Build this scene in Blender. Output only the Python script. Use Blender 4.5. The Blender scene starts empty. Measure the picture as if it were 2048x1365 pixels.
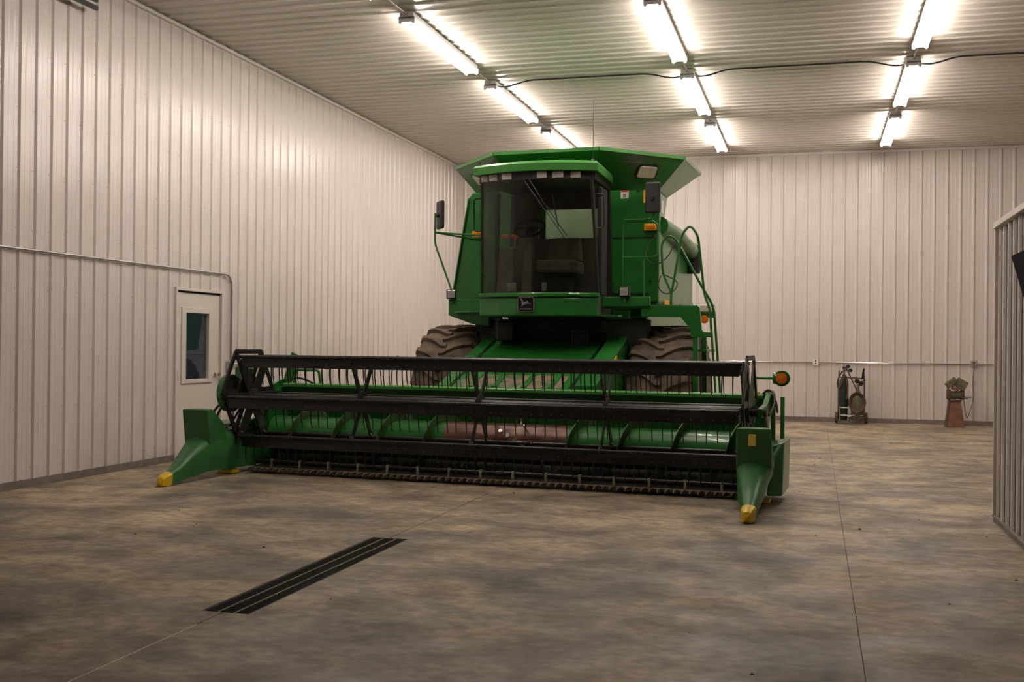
import bpy, bmesh, math, random
from mathutils import Vector, Matrix
random.seed(7)
R = math.radians
scene = bpy.context.scene
col = scene.collection

# ---------------------------------------------------------------- camera
F_PX, YAW, PITCH, ROLL, CAM_H = 2205.0, 0.268, 0.003, 0.01, 1.41
cam_data = bpy.data.cameras.new('camera')
cam_data.sensor_fit = 'HORIZONTAL'; cam_data.sensor_width = 36.0
cam_data.lens = 36.0 * F_PX / 2048.0
cam_data.clip_start = 0.05; cam_data.clip_end = 200
cam = bpy.data.objects.new('camera', cam_data); col.objects.link(cam)
_f = Vector((-math.sin(YAW) * math.cos(PITCH), math.cos(YAW) * math.cos(PITCH), math.sin(PITCH)))
_r = Vector((math.cos(YAW), math.sin(YAW), 0)); _u = _r.cross(_f)
_r2 = math.cos(ROLL) * _r + math.sin(ROLL) * _u
_u2 = math.cos(ROLL) * _u - math.sin(ROLL) * _r
_m = Matrix(((_r2.x, _u2.x, -_f.x, 0), (_r2.y, _u2.y, -_f.y, 0), (_r2.z, _u2.z, -_f.z, CAM_H), (0, 0, 0, 1)))
cam.matrix_world = _m
scene.camera = cam

# ---------------------------------------------------------------- world (night outside the shed) and exposure
world = bpy.data.worlds.new('night'); scene.world = world; world.use_nodes = True
world.node_tree.nodes['Background'].inputs[0].default_value = (0.006, 0.008, 0.012, 1)
world.node_tree.nodes['Background'].inputs[1].default_value = 1.0
scene.view_settings.view_transform = 'Standard'; scene.view_settings.look = 'None'
scene.view_settings.gamma = 1.0; scene.view_settings.use_curve_mapping = False
scene.view_settings.exposure = 1.0
TUBE_STRENGTH = 26.0
TUBE_COLOR = (1.0, 0.90, 0.80, 1)

# ---------------------------------------------------------------- materials
def new_mat(name):
    m = bpy.data.materials.new(name); m.use_nodes = True
    return m, m.node_tree, m.node_tree.nodes['Principled BSDF']
def noise_mix(nt, b, c1, c2, scale, lo=.35, hi=.65, vec=None, detail=5, sock='Base Color'):
    n = nt.nodes.new('ShaderNodeTexNoise'); n.inputs['Scale'].default_value = scale; n.inputs['Detail'].default_value = detail
    if vec is not None: nt.links.new(vec, n.inputs['Vector'])
    r = nt.nodes.new('ShaderNodeValToRGB')
    r.color_ramp.elements[0].position = lo; r.color_ramp.elements[1].position = hi
    r.color_ramp.elements[0].color = c1; r.color_ramp.elements[1].color = c2
    nt.links.new(n.outputs['Fac'], r.inputs['Fac'])
    if b is not None: nt.links.new(r.outputs['Color'], b.inputs[sock])
    return n, r
def c4(c): return (c[0], c[1], c[2], 1)
def paint(name, c, rough=.4, metal=0, var=.12, scale=6, coat=0, spec=.5):
    m, nt, b = new_mat(name)
    tc = nt.nodes.new('ShaderNodeTexCoord')
    noise_mix(nt, b, c4([x * (1 - var) for x in c]), c4([min(1, x * (1 + var)) for x in c]), scale, vec=tc.outputs['Object'])
    b.inputs['Roughness'].default_value = rough; b.inputs['Metallic'].default_value = metal
    b.inputs['Coat Weight'].default_value = coat; b.inputs['Specular IOR Level'].default_value = spec
    return m
M = {}
M['steel'] = paint('white_wall_steel', (.67, .612, .575), .24, 0, .02, 1.5)
M['ceiling'] = paint('white_ceiling_steel', (.62, .575, .52), .30, 0, .02, 1.5)
M['trim'] = paint('white_trim', (.68, .62, .56), .4, 0, .03, 3)
M['basetrim'] = paint('base_trim', (.20, .16, .14), .55, 0, .15, 8)
M['doorwhite'] = paint('door_white', (.68, .62, .565), .4, 0, .02, 2)
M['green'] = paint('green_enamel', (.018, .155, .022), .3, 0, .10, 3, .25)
M['greenlite'] = paint('green_roof_and_lit_lip', (.06, .26, .045), .4, 0, .06, 3)  # roof plastic; on the lips it paints in the brightness of lit edges
M['snout'] = paint('green_divider_plastic', (.030, .145, .035), .42, 0, .08, 5)
M['black'] = paint('black_enamel', (.014, .011, .011), .38, 0, .25, 9)
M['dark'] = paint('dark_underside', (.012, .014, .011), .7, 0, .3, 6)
M['plastic'] = paint('black_plastic', (.022, .018, .02), .5, 0, .15, 9)
M['yellow'] = paint('yellow_enamel', (.72, .47, .01), .4, 0, .08, 10)
M['galv'] = paint('galvanized', (.50, .48, .47), .35, .85, .12, 20)
M['chrome'] = paint('chrome', (.75, .70, .64), .18, 1, .05, 10)
M['bolt'] = paint('zinc_bolt', (.55, .50, .42), .35, .7, .1, 30)
M['housing'] = paint('lamp_housing_white', (.75, .72, .76), .4, 0, .03, 4)
M['lens'] = paint('clear_lamp_lens', (.62, .56, .56), .16, .35, .15, 40, 1)
M['tanklens'] = paint('aged_lamp_lens', (.72, .66, .50), .3, 0, .12, 20)
M['amber'] = paint('amber_lens', (.85, .20, .01), .2, 0, .15, 40, .5)
M['reflector'] = paint('amber_reflector', (1.0, .74, .16), .15, 0, .05, 60, 1)  # yellow lightened so the colour carries the glow of returned light
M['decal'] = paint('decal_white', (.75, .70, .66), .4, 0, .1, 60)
M['decalred'] = paint('decal_red', (.5, .06, .05), .4, 0, .1, 60)
M['decalyellow'] = paint('decal_yellow', (.85, .45, .02), .4, 0, .1, 60)
M['orange'] = paint('orange_knob', (.75, .12, .02), .4, 0, .1, 30)
M['interior'] = paint('cab_interior', (.095, .085, .07), .8, 0, .2, 8)
M['rod'] = paint('grey_rod', (.30, .25, .22), .45, .3, .15, 20)
M['bluecyl'] = paint('cylinder_green', (.010, .020, .014), .45, 0, .25, 12)
M['rust'] = paint('rust_brown', (.095, .055, .034), .75, 0, .35, 14)
M['rustred'] = paint('rust_red_stand', (.20, .085, .048), .7, 0, .2, 9)
M['olive'] = paint('olive_metal', (.13, .115, .065), .65, 0, .3, 14)
M['cable'] = paint('black_cable', (.02, .018, .018), .5, 0, .1, 20)
M['greencable'] = paint('grey_green_cord', (.10, .11, .085), .5, 0, .1, 20)
M['grate'] = paint('grate_steel', (.055, .045, .04), .6, .3, .3, 30)
M['gratelite'] = paint('grate_worn_bar', (.30, .24, .19), .55, .2, .2, 30)
M['pit'] = paint('drain_pit', (.012, .011, .010), .8, 0, .3, 10)
M['bolthead'] = paint('dull_bolt_head', (.10, .085, .075), .5, .3, .2, 30)
M['matte'] = paint('matte_black', (.010, .008, .012), .8, 0, .2, 9, 0, .08)
M['tankin'] = paint('pale_tank_interior', (.21, .28, .19), .5, 0, .08, 4)
M['edge'] = paint('worn_flight_edge', (.10, .17, .06), .4, .3, .2, 9)
M['screen'] = paint('black_gloss', (.008, .006, .010), .12, 0, .1, 4, .4)
M['dirt'] = paint('dirt_crumb', (.05, .035, .022), .9, 0, .4, 50)
# rubber with dried dust
m, nt, b = new_mat('dusty_rubber'); M['rubber'] = m
tc = nt.nodes.new('ShaderNodeTexCoord')
noise_mix(nt, b, (.075, .060, .050, 1), (.24, .172, .118, 1), 5.5, .32, .68, tc.outputs['Object'], 8)
b.inputs['Roughness'].default_value = .85
# worn brown auger tube
m, nt, b = new_mat('worn_auger_steel'); M['worn'] = m
tc = nt.nodes.new('ShaderNodeTexCoord')
noise_mix(nt, b, (.075, .030, .018, 1), (.19, .095, .062, 1), 7, .3, .7, tc.outputs['Object'], 8)
b.inputs['Roughness'].default_value = .38; b.inputs['Metallic'].default_value = .3
# dusty brown feeder plate
m, nt, b = new_mat('dusty_plate'); M['dusty'] = m
tc = nt.nodes.new('ShaderNodeTexCoord')
noise_mix(nt, b, (.05, .12, .035, 1), (.24, .16, .11, 1), 7, .4, .58, tc.outputs['Object'], 8)
b.inputs['Roughness'].default_value = .7
# crusted cutter bar
m, nt, b = new_mat('crusted_steel'); M['crust'] = m
tc = nt.nodes.new('ShaderNodeTexCoord')
noise_mix(nt, b, (.035, .024, .018, 1), (.20, .145, .085, 1), 18, .4, .7, tc.outputs['Object'], 6)
b.inputs['Roughness'].default_value = .8
M['crustdark'] = paint('dark_worn_pan', (.030, .024, .018), .6, 0, .4, 12)
# tube light
m, nt, b = new_mat('fluorescent_tube'); M['tube'] = m
b.inputs['Base Color'].default_value = (.9, .9, .9, 1)
b.inputs['Emission Color'].default_value = TUBE_COLOR; b.inputs['Emission Strength'].default_value = TUBE_STRENGTH
# tinted glass: clear sheet with a fresnel sheen
def glass(name, tint, rough=.02):
    m = bpy.data.materials.new(name); m.use_nodes = True; nt = m.node_tree
    for n in list(nt.nodes): nt.nodes.remove(n)
    o = nt.nodes.new('ShaderNodeOutputMaterial'); mx = nt.nodes.new('ShaderNodeMixShader')
    t = nt.nodes.new('ShaderNodeBsdfTransparent'); g = nt.nodes.new('ShaderNodeBsdfGlossy'); lw = nt.nodes.new('ShaderNodeLayerWeight'); pw = nt.nodes.new('ShaderNodeMath'); f = nt.nodes.new('ShaderNodeMath')
    t.inputs[0].default_value = c4(tint); g.inputs['Roughness'].default_value = rough
    lw.inputs['Blend'].default_value = .5; pw.operation = 'POWER'; pw.inputs[1].default_value = 4.0; f.operation = 'MULTIPLY_ADD'; f.inputs[1].default_value = .9; f.inputs[2].default_value = .03
    nt.links.new(lw.outputs['Facing'], pw.inputs[0]); nt.links.new(pw.outputs[0], f.inputs[0])
    nt.links.new(f.outputs[0], mx.inputs[0]); nt.links.new(t.outputs[0], mx.inputs[1]); nt.links.new(g.outputs[0], mx.inputs[2])
    nt.links.new(mx.outputs[0], o.inputs['Surface']); return m
M['glass'] = glass('tinted_cab_glass', (.76, .775, .73))
M['pane'] = glass('door_glass', (.75, .78, .8), .01)
# concrete: layered mottling, stretched a little across the room
m, nt, b = new_mat('concrete_floor'); M['concrete'] = m
tc = nt.nodes.new('ShaderNodeTexCoord'); mp = nt.nodes.new('ShaderNodeMapping'); mp.inputs['Scale'].default_value = (.8, 1.0, 1)
nt.links.new(tc.outputs['Object'], mp.inputs['Vector'])
n1, r1 = noise_mix(nt, None, (.185, .155, .125, 1), (.49, .392, .268, 1), 1.1, .36, .62, mp.outputs['Vector'], 10)
n1.inputs['Roughness'].default_value = .62; n1.inputs['Distortion'].default_value = .6
n2, r2 = noise_mix(nt, None, (.36, .35, .34, 1), (1.0, 1.0, 1.0, 1), 2.6, .36, .58, mp.outputs['Vector'], 8)
n2.inputs['Distortion'].default_value = .4
n3, r3 = noise_mix(nt, None, (.70, .69, .68, 1), (1.2, 1.18, 1.15, 1), 13, .36, .64, mp.outputs['Vector'], 6)
mx1 = nt.nodes.new('ShaderNodeMix'); mx1.data_type = 'RGBA'; mx1.blend_type = 'MULTIPLY'; mx1.inputs['Factor'].default_value = .72
mx2 = nt.nodes.new('ShaderNodeMix'); mx2.data_type = 'RGBA'; mx2.blend_type = 'MULTIPLY'; mx2.inputs['Factor'].default_value = .9
nt.links.new(r1.outputs['Color'], mx1.inputs[6]); nt.links.new(r2.outputs['Color'], mx1.inputs[7])
nt.links.new(mx1.outputs[2], mx2.inputs[6]); nt.links.new(r3.outputs['Color'], mx2.inputs[7])
nt.links.new(mx2.outputs[2], b.inputs['Base Color'])
n4, r4 = noise_mix(nt, b, (.42, .42, .42, 1), (.72, .72, .72, 1), 2.2, .3, .7, mp.outputs['Vector'], 6, 'Roughness')
bp = nt.nodes.new('ShaderNodeBump'); bp.inputs['Strength'].default_value = .12; bp.inputs['Distance'].default_value = .01
nt.links.new(n3.outputs['Fac'], bp.inputs['Height']); nt.links.new(bp.outputs['Normal'], b.inputs['Normal'])

# ---------------------------------------------------------------- mesh builder
class MB:
    def __init__(s): s.v = []; s.f = []
    def add(s, vs, fs):
        k = len(s.v); s.v += [tuple(p) for p in vs]; s.f += [tuple(i + k for i in q) for q in fs]; return s
    def box(s, x0, x1, y0, y1, z0, z1):
        return s.add([(x0, y0, z0), (x1, y0, z0), (x1, y1, z0), (x0, y1, z0), (x0, y0, z1), (x1, y0, z1), (x1, y1, z1), (x0, y1, z1)],
                     [(0, 3, 2, 1), (4, 5, 6, 7), (0, 1, 5, 4), (1, 2, 6, 5), (2, 3, 7, 6), (3, 0, 4, 7)])
    def loft(s, rings, cap=True, closed=True):
        n = len(rings[0]); k = len(s.v)
        for r in rings: s.v += [tuple(p) for p in r]
        for i in range(len(rings) - 1):
            for j in range(n if closed else n - 1):
                a = k + i * n + j; b2 = k + i * n + (j + 1) % n
                s.f.append((a, b2, b2 + n, a + n))
        if cap:
            s.f.append(tuple(k + j for j in range(n))[::-1]); s.f.append(tuple(k + (len(rings) - 1) * n + j for j in range(n)))
        return s
    def prism(s, poly, axis, a, b):
        def P(p, t):
            return (t, p[0], p[1]) if axis == 'x' else ((p[0], t, p[1]) if axis == 'y' else (p[0], p[1], t))
        return s.loft([[P(p, a) for p in poly], [P(p, b) for p in poly]])
    def sheet(s, pts, thick):
        p = [Vector(q) for q in pts]
        n = (p[1] - p[0]).cross(p[2] - p[0]).normalized() * thick
        return s.loft([[q for q in p], [q + n for q in p]])
    def tube(s, path, r, n=10, closed=False):
        p = [Vector(q) for q in path]; rings = []; N = len(p)
        rr = r if isinstance(r, (list, tuple)) else [r] * N
        prev = None
        for i in range(N):
            if closed: t = (p[(i + 1) % N] - p[i - 1]).normalized()
            else: t = (p[min(i + 1, N - 1)] - p[max(i - 1, 0)]).normalized()
            if prev is None:
                a = Vector((0, 0, 1)) if abs(t.z) < .9 else Vector((1, 0, 0))
                u = t.cross(a).normalized()
            else:
                u = (prev - t * prev.dot(t)).normalized()
            prev = u; w = t.cross(u)
            rings.append([p[i] + rr[i] * (math.cos(2 * math.pi * j / n) * u + math.sin(2 * math.pi * j / n) * w) for j in range(n)])
        if closed:
            k = len(s.v)
            for q in rings: s.v += [tuple(x) for x in q]
            for i in range(N):
                for j in range(n):
                    s.f.append((k + i * n + j, k + i * n + (j + 1) % n, k + ((i + 1) % N) * n + (j + 1) % n, k + ((i + 1) % N) * n + j))
            return s
        return s.loft(rings)
    def lathe(s, prof, c, axis, n=32):   # prof: (radius, along)
        rings = []
        for r, t in prof:
            ring = []
            for j in range(n):
                a = 2 * math.pi * j / n; u, w = r * math.cos(a), r * math.sin(a)
                ring.append({'x': (c[0] + t, c[1] + u, c[2] + w), 'y': (c[0] + u, c[1] + t, c[2] + w), 'z': (c[0] + u, c[1] + w, c[2] + t)}[axis])
            rings.append(ring)
        return s.loft(rings)
    def bar(s, p, q, w, h, up=(0, 0, 1)):
        p = Vector(p); q = Vector(q); t = (q - p).normalized(); up = Vector(up)
        if abs(t.dot(up)) > .98: up = Vector((0, 1, 0))
        u = t.cross(up).normalized() * w / 2; v = u.cross(t).normalized() * h / 2
        return s.loft([[p - u - v, p + u - v, p + u + v, p - u + v], [q - u - v, q + u - v, q + u + v, q - u + v]])
    def mesh(s, name):
        me = bpy.data.meshes.new(name); me.from_pydata(s.v, [], s.f); me.validate()
        bm = bmesh.new(); bm.from_mesh(me); bmesh.ops.recalc_face_normals(bm, faces=bm.faces); bm.to_mesh(me); bm.free()
        return me
    def build(s, name, mat, parent=None, smooth=False, bevel=0, loc=None):
        return link(name, s.mesh(name), mat, parent, smooth, bevel, loc)
def link(name, me, mat, parent=None, smooth=False, bevel=0, loc=None):
    if mat is not None and not me.materials: me.materials.append(M[mat] if isinstance(mat, str) else mat)
    o = bpy.data.objects.new(name, me); col.objects.link(o)
    if parent: o.parent = parent
    if loc: o.location = loc
    if smooth:
        for p in me.polygons: p.use_smooth = True
        me.set_sharp_from_angle(angle=R(38))
    if bevel:
        b = o.modifiers.new('bevel', 'BEVEL'); b.width = bevel; b.segments = 2; b.limit_method = 'ANGLE'; b.angle_limit = R(40)
    return o
def tag(o, label=None, cat=None, group=None, kind=None):
    if label: o['label'] = label
    if cat: o['category'] = cat
    if group: o['group'] = group
    if kind: o['kind'] = kind
    return o
def empty(name, loc=(0, 0, 0), rz=0):
    o = bpy.data.objects.new(name, None); col.objects.link(o); o.location = loc; o.rotation_euler = (0, 0, rz); o.empty_display_size = .2
    return o
def arc(c, r, a0, a1, n, f):
    return [f(c[0] + r * math.cos(a0 + (a1 - a0) * i / n), c[1] + r * math.sin(a0 + (a1 - a0) * i / n)) for i in range(n + 1)]
def rounded(path, r=.05, n=4):
    P = [Vector(p) for p in path]; out = [P[0]]
    for i in range(1, len(P) - 1):
        a = P[i] + (P[i - 1] - P[i]).normalized() * min(r, (P[i - 1] - P[i]).length * .45)
        b = P[i] + (P[i + 1] - P[i]).normalized() * min(r, (P[i + 1] - P[i]).length * .45)
        for k in range(n + 1):
            t = k / n; out.append((1 - t) ** 2 * a + 2 * t * (1 - t) * P[i] + t * t * b)
    out.append(P[-1]); return out

# ================================================================ THE SHED
XL, XR, YF, YB, ZC = -7.25, 7.90, -4.0, 21.80, 5.16
PITCH_RIB = .2286; PW = PITCH_RIB * 4
def profile(a, b):
    """cross-section (u,h) of ribbed steel between u=a and u=b; a rib sits at every PITCH_RIB/2 + k*PITCH_RIB"""
    pts = []; k = -1
    while k * PITCH_RIB < b + PITCH_RIB:
        c = PITCH_RIB / 2 + k * PITCH_RIB
        pts += [(c - .030, 0), (c - .013, .019), (c + .013, .019), (c + .030, 0)]
        for d in (.078, .1506): pts += [(c + d - .011, 0), (c + d - .004, .0014), (c + d + .004, .0014), (c + d + .011, 0)]
        k += 1
    out = []
    def at(u):
        for (u0, h0), (u1, h1) in zip(pts, pts[1:]):
            if u0 <= u <= u1: return h0 + (h1 - h0) * (u - u0) / max(1e-9, u1 - u0)
        return 0
    out.append((a, at(a))); out += [p for p in pts if a + 1e-4 < p[0] < b - 1e-4]; out.append((b, at(b)))
    return out
def strip(mb, a, b, l0, l1, f):
    pr = profile(a, b); k = len(mb.v); n = len(pr)
    mb.v += [f(u, h, l0) for u, h in pr] + [f(u, h, l1) for u, h in pr]
    mb.f += [(k + i, k + i + 1, k + n + i + 1, k + n + i) for i in range(n - 1)]
def wall_panels(parent, mat, u_start, u_end, f, length, place, holes=()):
    """ribbed sheets one panel wide; plain ones share one mesh"""
    shared = None; u = u_start; i = 0
    while u < u_end - .02:
        w = min(PW, u_end - u)
        hit = [h for h in holes if h[0] < u + w and h[1] > u]
        if not hit and abs(w - PW) < 1e-6:
            if shared is None:
                mb = MB(); strip(mb, 0, PW, 0, length, f); shared = mb.mesh('panel'); shared.materials.append(M[mat])
            me = shared
        else:
            mb = MB(); cuts = sorted({0, w} | {min(max(h[0] - u, 0), w) for h in hit} | {min(max(h[1] - u, 0), w) for h in hit})
            for a, b2 in zip(cuts, cuts[1:]):
                mid = u + (a + b2) / 2; hh = [h for h in hit if h[0] < mid < h[1]]
                strip(mb, a, b2, hh[0][2] if hh else 0, length, f)
            me = mb.mesh('panel'); me.materials.append(M[mat])
        o = bpy.data.objects.new('panel', me); col.objects.link(o); o.parent = parent; o.location = place(u)
        u += PW; i += 1
def struct(name, mb, mat, **k):
    o = mb.build(name, mat, **k); o['kind'] = 'structure'; return o
DY0, DY1, DZ = 11.455, 12.455, 2.01          # walk door opening in the left wall

# ---- floor: cast slabs parted by sawn joints, a trench left open for the drain
DX0, DX1, DRY0, DRY1 = -3.085, -2.805, 5.14, 7.46
mb = MB().box(XL - .2, XR + .2, YF - .2, YB + .2, -.30, -.16)
floor = struct('floor', mb, 'concrete')
J1, J2, g = -2.955, .221, .0035
def slab(poly):
    MB().prism(poly, 'z', -.16, 0).build('slab', 'concrete', floor)
slab([(XL - .1, YF), (J1 - g, YF), (J1 - g, DRY0), (DX0, DRY0), (DX0, DRY1), (J1 - g, DRY1), (J1 - g, YB + .1), (XL - .1, YB + .1)])
g2 = .0016
slab([(J1 + g, YF), (J2 - g2, YF), (J2 - g2, YB + .1), (J1 + g, YB + .1), (J1 + g, DRY1), (DX1, DRY1), (DX1, DRY0), (J1 + g, DRY0)])
slab([(J2 + g2, YF), (XR + .1, YF), (XR + .1, YB + .1), (J2 + g2, YB + .1)])
# pale strip laid in one sawn joint in front of the drain
MB().box(J1 - g, J1 + g, YF, DRY0 - .25, -.02, -.0005).build('joint_strip', 'decal', floor)

# ---- walls: outer sheathing + ribbed sheets
mb = MB().box(XL - .22, XL - .12, YF, DY0 - .01, 0, ZC + .1).box(XL - .22, XL - .12, DY1 + .01, YB, 0, ZC + .1).box(XL - .22, XL - .12, DY0 - .01, DY1 + .01, DZ + .01, ZC + .1)
wall_left = struct('wall_left', mb, 'steel')
U0 = 8.792 - PITCH_RIB / 2 - 14 * PW
wall_panels(wall_left, 'steel', U0, YB, lambda u, h, l: (h, u, l), ZC, lambda u: (XL, u, 0), [(DY0 - .035, DY1 + .035, DZ + .035)])
wall_back = struct('wall_back', MB().box(XL - .2, XR + .2, YB + .1, YB + .2, 0, ZC + .1), 'steel')
UB = 3.03 - PITCH_RIB / 2 - 11 * PW
wall_panels(wall_back, 'steel', UB - PW * 0, XR, lambda u, h, l: (u, -h, l), ZC, lambda u: (u, YB, 0))
if UB > XL:
    mb = MB(); strip(mb, PW - (UB - XL), PW, 0, ZC, lambda u, h, l: (u, -h, l)); mb.build('panel', 'steel', wall_back, loc=(UB - PW, YB, 0))
wall_right = struct('wall_right', MB().box(XR + .1, XR + .2, YF, YB, 0, ZC + .1), 'steel')
wall_panels(wall_right, 'steel', YF, YB, lambda u, h, l: (-h, u, l), ZC, lambda u: (XR, u, 0))
wall_front = struct('wall_front', MB().box(XL - .2, XR + .2, YF - .2, YF - .1, 0, ZC + .1), 'steel')
wall_panels(wall_front, 'steel', XL, XR, lambda u, h, l: (u, h, l), ZC, lambda u: (u, YF, 0))
ceiling = struct('ceiling', MB().box(XL - .2, XR + .2, YF - .2, YB + .2, ZC + .1, ZC + .2), 'ceiling')
wall_panels(ceiling, 'ceiling', YF, YB, lambda u, h, l: (l, u, -h), XR - XL, lambda u: (XL, u, ZC))

# screws of the sheeting: far too small to pick apart, one part per wall
def screws(parent, spots, axis):
    mb = MB()
    for (x, y, z) in spots:
        s = .006
        if axis == 'x': mb.add([(x, y - s, z), (x, y, z - s), (x, y + s, z), (x, y, z + s), (x + .005, y, z)], [(0, 1, 4), (1, 2, 4), (2, 3, 4), (3, 0, 4)])
        elif axis == 'y': mb.add([(x - s, y, z), (x, y, z - s), (x + s, y, z), (x, y, z + s), (x, y - .005, z)], [(0, 1, 4), (1, 2, 4), (2, 3, 4), (3, 0, 4)])
        else: mb.add([(x - s, y, z), (x, y - s, z), (x + s, y, z), (x, y + s, z), (x, y, z - .005)], [(0, 1, 4), (1, 2, 4), (2, 3, 4), (3, 0, 4)])
    o = mb.build('screws', 'bolt' if axis == 'z' else 'rod', parent); o['kind'] = 'stuff'
zr = [.18, .75, 1.32, 1.89, 2.46, 3.03, 3.60, 4.17, 4.74]
screws(wall_left, [(XL, 8.792 - .045 + k * PITCH_RIB, z) for k in range(-14, 57) for z in zr if not (DY0 - .06 < 8.747 + k * PITCH_RIB < DY1 + .06 and z < DZ + .05)], 'x')
screws(wall_back, [(3.03 - .05 - k * PITCH_RIB, YB, z) for k in range(-2, 42) for z in zr], 'y')
screws(ceiling, [(XL + .9 + 1.22 * j, YF + PITCH_RIB / 2 + .045 + k * PITCH_RIB, ZC) for j in range(12) for k in range(50, 112)], 'z')

# ---- trims and baseboards
struct('trim_1', MB().box(XL, XL + .045, YF, YB, ZC - .065, ZC - .028), 'trim')
struct('trim_2', MB().box(XL, XR, YB - .045, YB, ZC - .075, ZC - .030), 'trim')
struct('baseboard_left', MB().box(XL, XL + .028, YF, DY0 - .04, 0, .075).box(XL, XL + .028, DY1 + .04, YB, 0, .075), 'basetrim')
struct('baseboard_back', MB().box(XL, XR, YB - .028, YB, 0, .085), 'basetrim')

# ---- low office partition on the right
PX, PY, PZ = 1.435, 9.80, 2.42
mb = MB().box(PX + .02, XR, PY - .12, PY, 0, PZ).box(PX + .02, PX + .12, YF, PY - .12, 0, PZ).box(PX + .12, XR, YF, PY - .12, PZ - .06, PZ)
wall_part = struct('wall_partition', mb, 'steel')
nP = 14; wall_panels(wall_part, 'steel', PY - nP * PW, PY, lambda u, h, l: (-h, u, l), PZ - .03, lambda u: (PX + .02, u, .03))
struct('trim_3', MB().box(PX - .03, PX + .16, YF, PY + .01, PZ - .02, PZ + .025), 'trim')
struct('trim_4', MB().box(PX - .012, PX + .03, PY - .02, PY + .02, 0, PZ - .02), 'trim')
struct('baseboard_partition', MB().box(PX - .016, PX + .02, YF, PY, .035, .052).box(PX - .002, PX + .02, YF, PY, 0, .035), 'basetrim')

# ---- walk door in the left wall
door = empty('door_1', (XL, (DY0 + DY1) / 2, 0)); door['kind'] = 'structure'
W2 = (DY1 - DY0) / 2
mb = MB().box(-.12, .03, -W2 - .035, -W2, 0, DZ + .035).box(-.12, .03, W2, W2 + .035, 0, DZ + .035).box(-.12, .03, -W2, W2, DZ, DZ + .035)
mb.build('door_frame', 'doorwhite', door, bevel=.003)
l0, l1, zb, zt = 11.58 - (DY0 + DY1) / 2, 12.27 - (DY0 + DY1) / 2, .90, 1.815
a0, a1 = -W2 + .006, W2 - .006
sl = MB().box(-.05, -.005, a0, l0, .012, DZ - .006).box(-.05, -.005, l1, a1, .012, DZ - .006).box(-.05, -.005, l0, l1, .012, zb).box(-.05, -.005, l0, l1, zt, DZ - .006).build('door_slab', 'doorwhite', door)
wf = MB().box(-.06, .012, l0, l0 + .09, zb, zt).box(-.06, .012, l1 - .09, l1, zb, zt).box(-.06, .012, l0 + .09, l1 - .09, zb, zb + .05).box(-.06, .012, l0 + .09, l1 - .09, zt - .065, zt).build('window_frame', 'doorwhite', door, bevel=.004)
MB().box(-.032, -.024, l0 + .09, l1 - .09, zb + .05, zt - .065).build('pane', 'pane', wf)
for z in (.27, 1.01, 1.73): MB().box(-.005, .018, -W2 - .012, -W2 + .022, z - .055, z + .055).build('hinge', 'plastic', door, bevel=.003)
kn = MB().lathe([(.033, -.005), (.033, .006), (.012, .012), (.012, .035), (.026, .042), (.030, .055), (.024, .068), (.004, .072)], (0, W2 - .10, 1.0), 'x', 20).build('knob', 'chrome', door, True)
MB().box(-.12, .0, -W2, W2, 0, .012).build('threshold', 'galv', door)
MB().box(-.05, -.001, -W2, -W2 + .014, .012, DZ - .006).box(-.05, -.001, -W2 + .014, W2, DZ - .022, DZ - .004).build('door_gap_shade', 'matte', door)  # dark strips painted in for the shaded gap around the door

# ---- fluorescent strip lights
LZ = 5.035
def make_lamp():
    t = empty('strip_light', (0, 0, 0))
    MB().prism([(-.075, .105), (.075, .105), (.088, .035), (.080, .030), (-.080, .030), (-.088, .035)], 'y', 0, 2.46).build('housing', 'housing', t)
    for y in (.0, 2.43):
        MB().prism([(-.095, .055), (.095, .055), (.095, -.015), (.072, -.03), (.05, -.005), (-.05, -.005), (-.072, -.03), (-.095, -.015)], 'y', y, y + .03).build('lamp_holder', 'housing', t, bevel=.003)
    for x in (-.066, .066):
        MB().lathe([(.019, .03), (.019, 2.43)], (x, 0, 0), 'y', 12).build('tube', 'tube', t, True)
    return t
def copy_tree(o, parent=None):
    c = o.copy(); col.objects.link(c); c.parent = parent
    for ch in list(o.children): copy_tree(ch, c)
    return c
lamp0 = make_lamp(); used = False
ROWX = (-4.46, -1.69, 1.19); STARTS = (18.28, 14.93, 11.62, 8.30)
where = {18.28: 'nearest the far wall', 14.93: 'second from the far wall', 11.62: 'third from the far wall', 8.30: 'fourth from the far wall'}
rows = {-4.46: 'door side row', -1.69: 'middle row', 1.19: 'partition side row'}
for x in ROWX:
    for y in STARTS:
        if y < 9 and x > 0: continue
        t = lamp0 if not used else copy_tree(lamp0); used = True
        t.location = (x, y, LZ)
        tag(t, 'fluorescent strip light ' + where[y] + ' in the ' + rows[x], 'ceiling light', 'fluorescent strip lights')
# conduits between the lights of a row and the cable across the rows
for x in ROWX:
    mb = MB().tube([(x, 6, LZ + .075), (x, 20.9, LZ + .075)], .012, 8)
    tag(mb.build('ceiling_conduit', 'galv', None, True), 'thin metal conduit linking the strip lights of the ' + rows[x], 'conduit', 'ceiling conduits')
CY = 15.0
def swag(xa, xb): 
    return rounded([(xa + .09, CY, LZ + .03), (xa + .24, CY, LZ + .015), (xa + .52, CY, ZC - .03), (xb - .52, CY, ZC - .03), (xb - .24, CY, LZ + .015), (xb - .09, CY, LZ + .03)], .12)
for xa, xb, s in ((ROWX[0], ROWX[1], 'between door side and middle light rows'), (ROWX[1], ROWX[2], 'between middle and partition side light rows')):
    o = MB().tube(swag(xa, xb), .011, 8).build('light_cable', 'cable', None, True)
    tag(o, 'black power cable under the ceiling ' + s, 'cable', 'ceiling cables')
o = MB().tube(rounded([(ROWX[2] + .09, CY, LZ + .03), (ROWX[2] + .24, CY, LZ + .015), (ROWX[2] + .52, CY, ZC - .03), (XR, CY, ZC - .03)], .12), .011, 8).build('light_cable', 'cable', None, True)
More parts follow.
